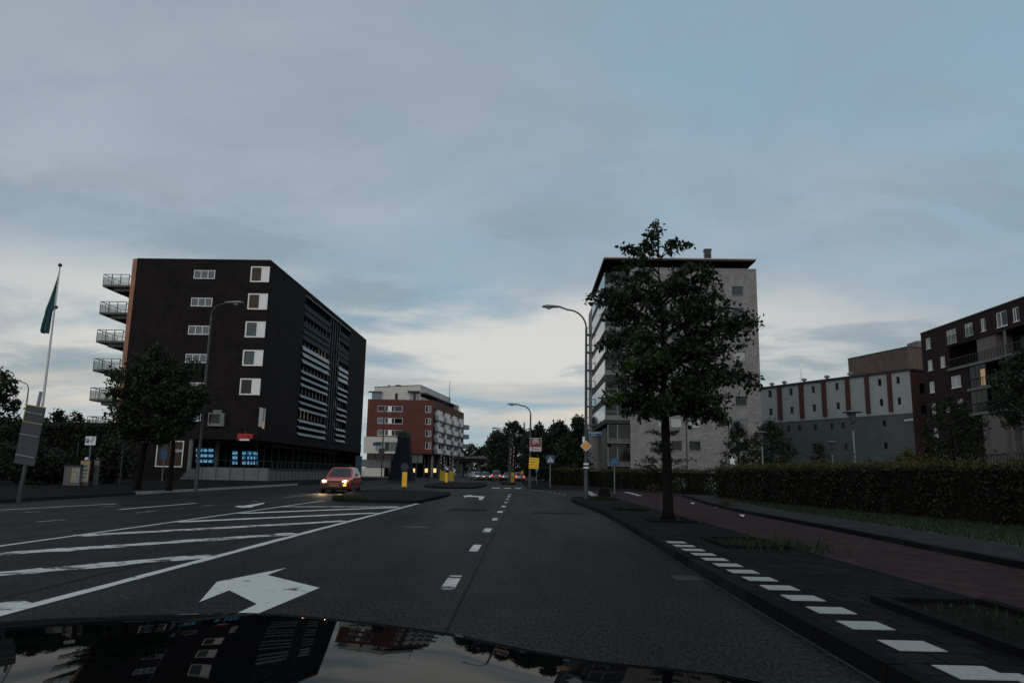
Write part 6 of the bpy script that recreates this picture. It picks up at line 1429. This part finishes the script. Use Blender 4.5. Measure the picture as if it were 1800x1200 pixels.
# ------------------------------------------------------------------ cars
def make_car(name, label, paint, lights, suv=False, estate=False, group=None):
    """a hatchback built about the origin, nose toward -Y"""
    t = thing(name, label, 'car', (0, 0, 0), group); L, hw = 4.05, .82; H = 1.42 if not suv else 1.66; belt = .90 if not suv else 1.05; hood = .80 if not suv else .98
    st = [(-2.02, .34, .55, .66), (-1.98, .26, .66, .74), (-1.85, .22, hood-.08, .80), (-1.55, .20, hood-.02, .82), (-1.0, .20, hood+.03, .83), (-.72, .20, belt, .835), (0, .20, belt+.015, .84), (1.0, .20, belt+.03, .835), (1.6, .22, belt+.03, .815), (1.9, .26, belt-.02, .77), (2.02, .36, belt-.18, .70)]
    m = MB(); k = 12
    for y, zl, zt, w in st:
        half = [(0, zt+.015), (w*.55, zt+.012), (w*.86, zt-.005), (w*.965, zt-.06), (w, zt-.2), (w*1.0, (zl+zt)/2-.02), (w*.985, zl+.10), (w*.90, zl)]
        ring = half+[(-a, b) for a, b in reversed(half[1:])]
        m.v += [(a, y, b) for a, b in ring]
    k = 15
    for i in range(len(st)-1):
        for j in range(k): m.f.append((i*k+j, i*k+(j+1) % k, (i+1)*k+(j+1) % k, (i+1)*k+j))
    m.f += [tuple(range(k)), tuple((len(st)-1)*k+j for j in range(k))]
    m.build('body', paint, t, sharp=38)
    # cabin: roof and pillars in paint, glass panels just proud of it
    yb0, yb1 = -.78, 1.93; yr0, yr1 = -.08, 1.52 if not estate else 1.72; wb, wr = .735, .575; zb = belt-.02
    cab = MB(); B = [(-wb, yb0, zb), (wb, yb0, zb), (wb*.98, yb1, zb), (-wb*.98, yb1, zb)]; R = [(-wr, yr0, H-.04), (wr, yr0, H-.04), (wr*.97, yr1, H-.05), (-wr*.97, yr1, H-.05)]
    cab.hexa(B, R); R2 = [(-wr*.8, yr0+.2, H), (wr*.8, yr0+.2, H), (wr*.78, yr1-.15, H), (-wr*.78, yr1-.15, H)]; cab.hexa(R, R2); cab.build('cabin', paint, t, sharp=30)
    def pane(a, b, c, d, n, name='window', m='car_glass', e=.012):
        a, b, c, d = map(Vector, (a, b, c, d)); n = Vector(n).normalized()*e; return MB().hexa([tuple(p+n*.1) for p in (a, b, c, d)], [tuple(p+n) for p in (a, b, c, d)]).build(name, m, t)
    def bil(q, s, u): return Vector(q[0]).lerp(Vector(q[1]), s).lerp(Vector(q[3]).lerp(Vector(q[2]), s), u)
    q = [B[0], B[1], R[1], R[0]]; pane(bil(q, .06, .06), bil(q, .94, .06), bil(q, .93, .93), bil(q, .07, .93), (0, -1, .9), 'windscreen')
    q = [B[3], B[2], R[2], R[3]]; pane(bil(q, .08, .25), bil(q, .92, .25), bil(q, .9, .92), bil(q, .1, .92), (0, 1, .6), 'rear_window')
    for s in (1, -1):
        q = [(s*wb, yb0, zb), (s*wb*.98, yb1, zb), (s*wr*.97, yr1, H-.05), (s*wr, yr0, H-.04)]
        for a, b in ((.07, .42), (.46, .72), (.76, .93)): pane(bil(q, a, .14), bil(q, b, .14), bil(q, b, .88), bil(q, a+.02, .88), (s, 0, .3))
        for y in (-1.22, 1.28):
            w = MB().tube([(s*.64, y, .29), (s*.845, y, .29)], .29, 18).build('wheel', 'tyre', t, sharp=40); MB().tube([(s*.80, y, .29), (s*.852, y, .29)], .18, 14).build('rim', 'rim', w, sharp=40)
            MB().tube([(s*.70, y, .31), (s*.838, y, .31)], .345, 18).build('wheel_arch', 'plastic_black', t)
        MB().box(s*.85 if s > 0 else -.98, .98 if s > 0 else -.85, -.62, -.5, belt+.02, belt+.16).build('mirror', 'plastic_black', t)
        MB().box(s*.832 if s > 0 else -.852, .852 if s > 0 else -.832, -.85, .95, .46, .52).build('side_strip', 'plastic_black', t)
        h = MB().hexa([(s*.42, -2.02, .575), (s*.74, -1.93, .575), (s*.74, -1.8, .575), (s*.42, -1.88, .575)], [(s*.42, -1.99, .705), (s*.74, -1.88, .705), (s*.74, -1.75, .705), (s*.42, -1.85, .705)]).build('headlight', 'headlight_lens' if lights == 'front' else ('headlight_far' if lights == 'far' else 'rim'), t)
        if lights == 'front': MB().disc((s*.585, -1.985, .64), .075, (0, -1, 0), .05, 16).build('bulb', 'headlight', h); MB().disc((s*.455, -2.005, .64), .035, (0, -1, 0), .05, 12).build('side_bulb', 'headlight_far', h)
        MB().box(min(s*.52, s*.74), max(s*.52, s*.74), 1.90, 2.035, belt-.30, belt-.08).build('tail_light', 'tail_light' if lights == 'rear' else 'sign_red', t)
    MB().box(-.42, .42, -2.035, -1.95, .585, .665).build('grille', 'plastic_black', t)
    MB().box(-.74, .74, -2.09, -1.93, .30, .52).build('front_bumper', 'plastic_black', t, sharp=30); MB().box(-.74, .74, 1.95, 2.09, .32, .54).build('rear_bumper', 'plastic_black', t)
    MB().box(-.26, .26, -2.10, -2.092, .37, .48).build('number_plate', 'plate_yellow', t); MB().box(-.26, .26, 2.092, 2.10, .37, .48).build('number_plate', 'plate_yellow', t)
    MB().box(-.62, .62, -1.7, 1.8, .16, .22).build('floor_pan', 'plastic_black', t)
    return t
red = make_car('red_hatchback', 'red hatchback with headlights on driving towards the camera', 'car_red', 'front')
red.location = (-10.55, 43.6, 0); red.rotation_euler.z = math.radians(2)
MB().box(-10.55+.50, -10.55+.66, 43.6-2.105, 43.6-2.092, .40, .50).build('indicator', 'indicator', red)
for s in (-.6, .6):
    sp = bpy.data.lights.new('headlight_beam', 'SPOT'); sp.energy = 120; sp.spot_size = math.radians(64); sp.spot_blend = .9; sp.color = (1, .70, .38); sp.shadow_soft_size = .06
    so = bpy.data.objects.new('headlight_beam', sp); COL.objects.link(so); so.parent = red; so.location = (s, -2.12, .64); so.rotation_euler = (math.radians(66), 0, math.radians(180))
for lab, px, Y, rz, paint, li, kw in (
    ('dark car with red tail lights on the road before the bridge', 872.5, 122., math.pi, 'car_dark', 'rear', dict(suv=True)),
    ('silver car with headlights on left of the dark cars at the bridge', 838, 132., math.radians(24), 'car_silver', 'far', {}),
    ('dark green-grey car between the silver car and the tail lights', 853.5, 127., math.radians(10), 'car_bluegrey', 'far', {}),
    ('silver estate with red tail lights right of the right bridge barrier', 908.5, 122., math.radians(196), 'car_silver', 'rear', dict(estate=True)),
    ('pale car mostly hidden behind the right bridge barrier', 893, 136., math.radians(-8), 'car_silver', 'far', {})):
    c = make_car('distant_car', lab, paint, li, group='cars by the bridge', **kw); c.location = (AY(px, 838, Y).x, Y, 0); c.rotation_euler.z = rz

# ------------------------------------------------------------------ bonnet of the car the view is taken from
def bonnet():
    t = thing('car_bonnet', 'glossy black bonnet of the camera car along the bottom edge', 'car', (-.6, 1.6, 0))
    lip = [(-260, 1128), (-120, 1104), (0, 1092), (120, 1085), (250, 1080), (400, 1076), (500, 1079), (600, 1088), (700, 1099), (800, 1114), (900, 1135), (980, 1150), (1060, 1162), (1140, 1170), (1220, 1178), (1300, 1190), (1370, 1208), (1430, 1240), (1490, 1300)]
    pts = []
    for i, (x, y) in enumerate(lip):
        Y0 = 2.32-.10*((x-420)/600.)**2; pts.append(AY(x, y, Y0))
    fine = []
    for i in range(len(pts)-1):
        p0, p1, p2, p3 = [pts[max(0, min(len(pts)-1, j))] for j in (i-1, i, i+1, i+2)]
        for k in range(5): s = k/5; fine.append(.5*((2*p1)+(-p0+p2)*s+(2*p0-5*p1+4*p2-p3)*s*s+(-p0+3*p1-3*p2+p3)*s**3))
    fine.append(pts[-1])
    prof = [(-.22, -.62), (-.20, -.42), (-.16, -.22), (-.12, -.12), (-.08, -.06), (-.045, -.024), (-.02, -.0075), (0, 0)]
    s = 0.; z = 0.; dy = .06
    while s < 1.35:
        sl = math.radians(5.4-2.6*min(1, s/.85)); z += math.tan(sl)*dy; s += dy; prof.append((s, z))
    m = MB(); K = len(prof)
    for p in fine:
        for a, b in prof: m.v.append((p.x, p.y-a, p.z+b))
    for i in range(len(fine)-1):
        for j in range(K-1): m.f.append((i*K+j, i*K+j+1, (i+1)*K+j+1, (i+1)*K+j))
    m.build('bonnet_panel', 'bonnet_paint', t, smooth=True)
bonnet()

# ------------------------------------------------------------------ repeats carry a group
GROUPS = dict(lamp_post='street lamps along the road', park_light='park lights behind the hedge', garden_tree='trees in the gardens beside the road', street_tree='trees planted in the pavements', hedge='clipped hedges on the right',
              litter='scraps of litter on the cycle path', flower_bush='flowering bushes at the hedge foot', shrub='dark shrubs on the left verge', island_bollard='yellow bollards on the traffic islands', thin_pole='thin poles on the left pavement',
              traffic_post='dark posts near the bridge', bridge_signal='round signal boards at the bridge', brick_building='red brick buildings at the end of the road')
for o in list(bpy.data.objects):
    if o.parent is None and 'category' in o and 'group' not in o and o.name.split('.')[0] in GROUPS: o['group'] = GROUPS[o.name.split('.')[0]]
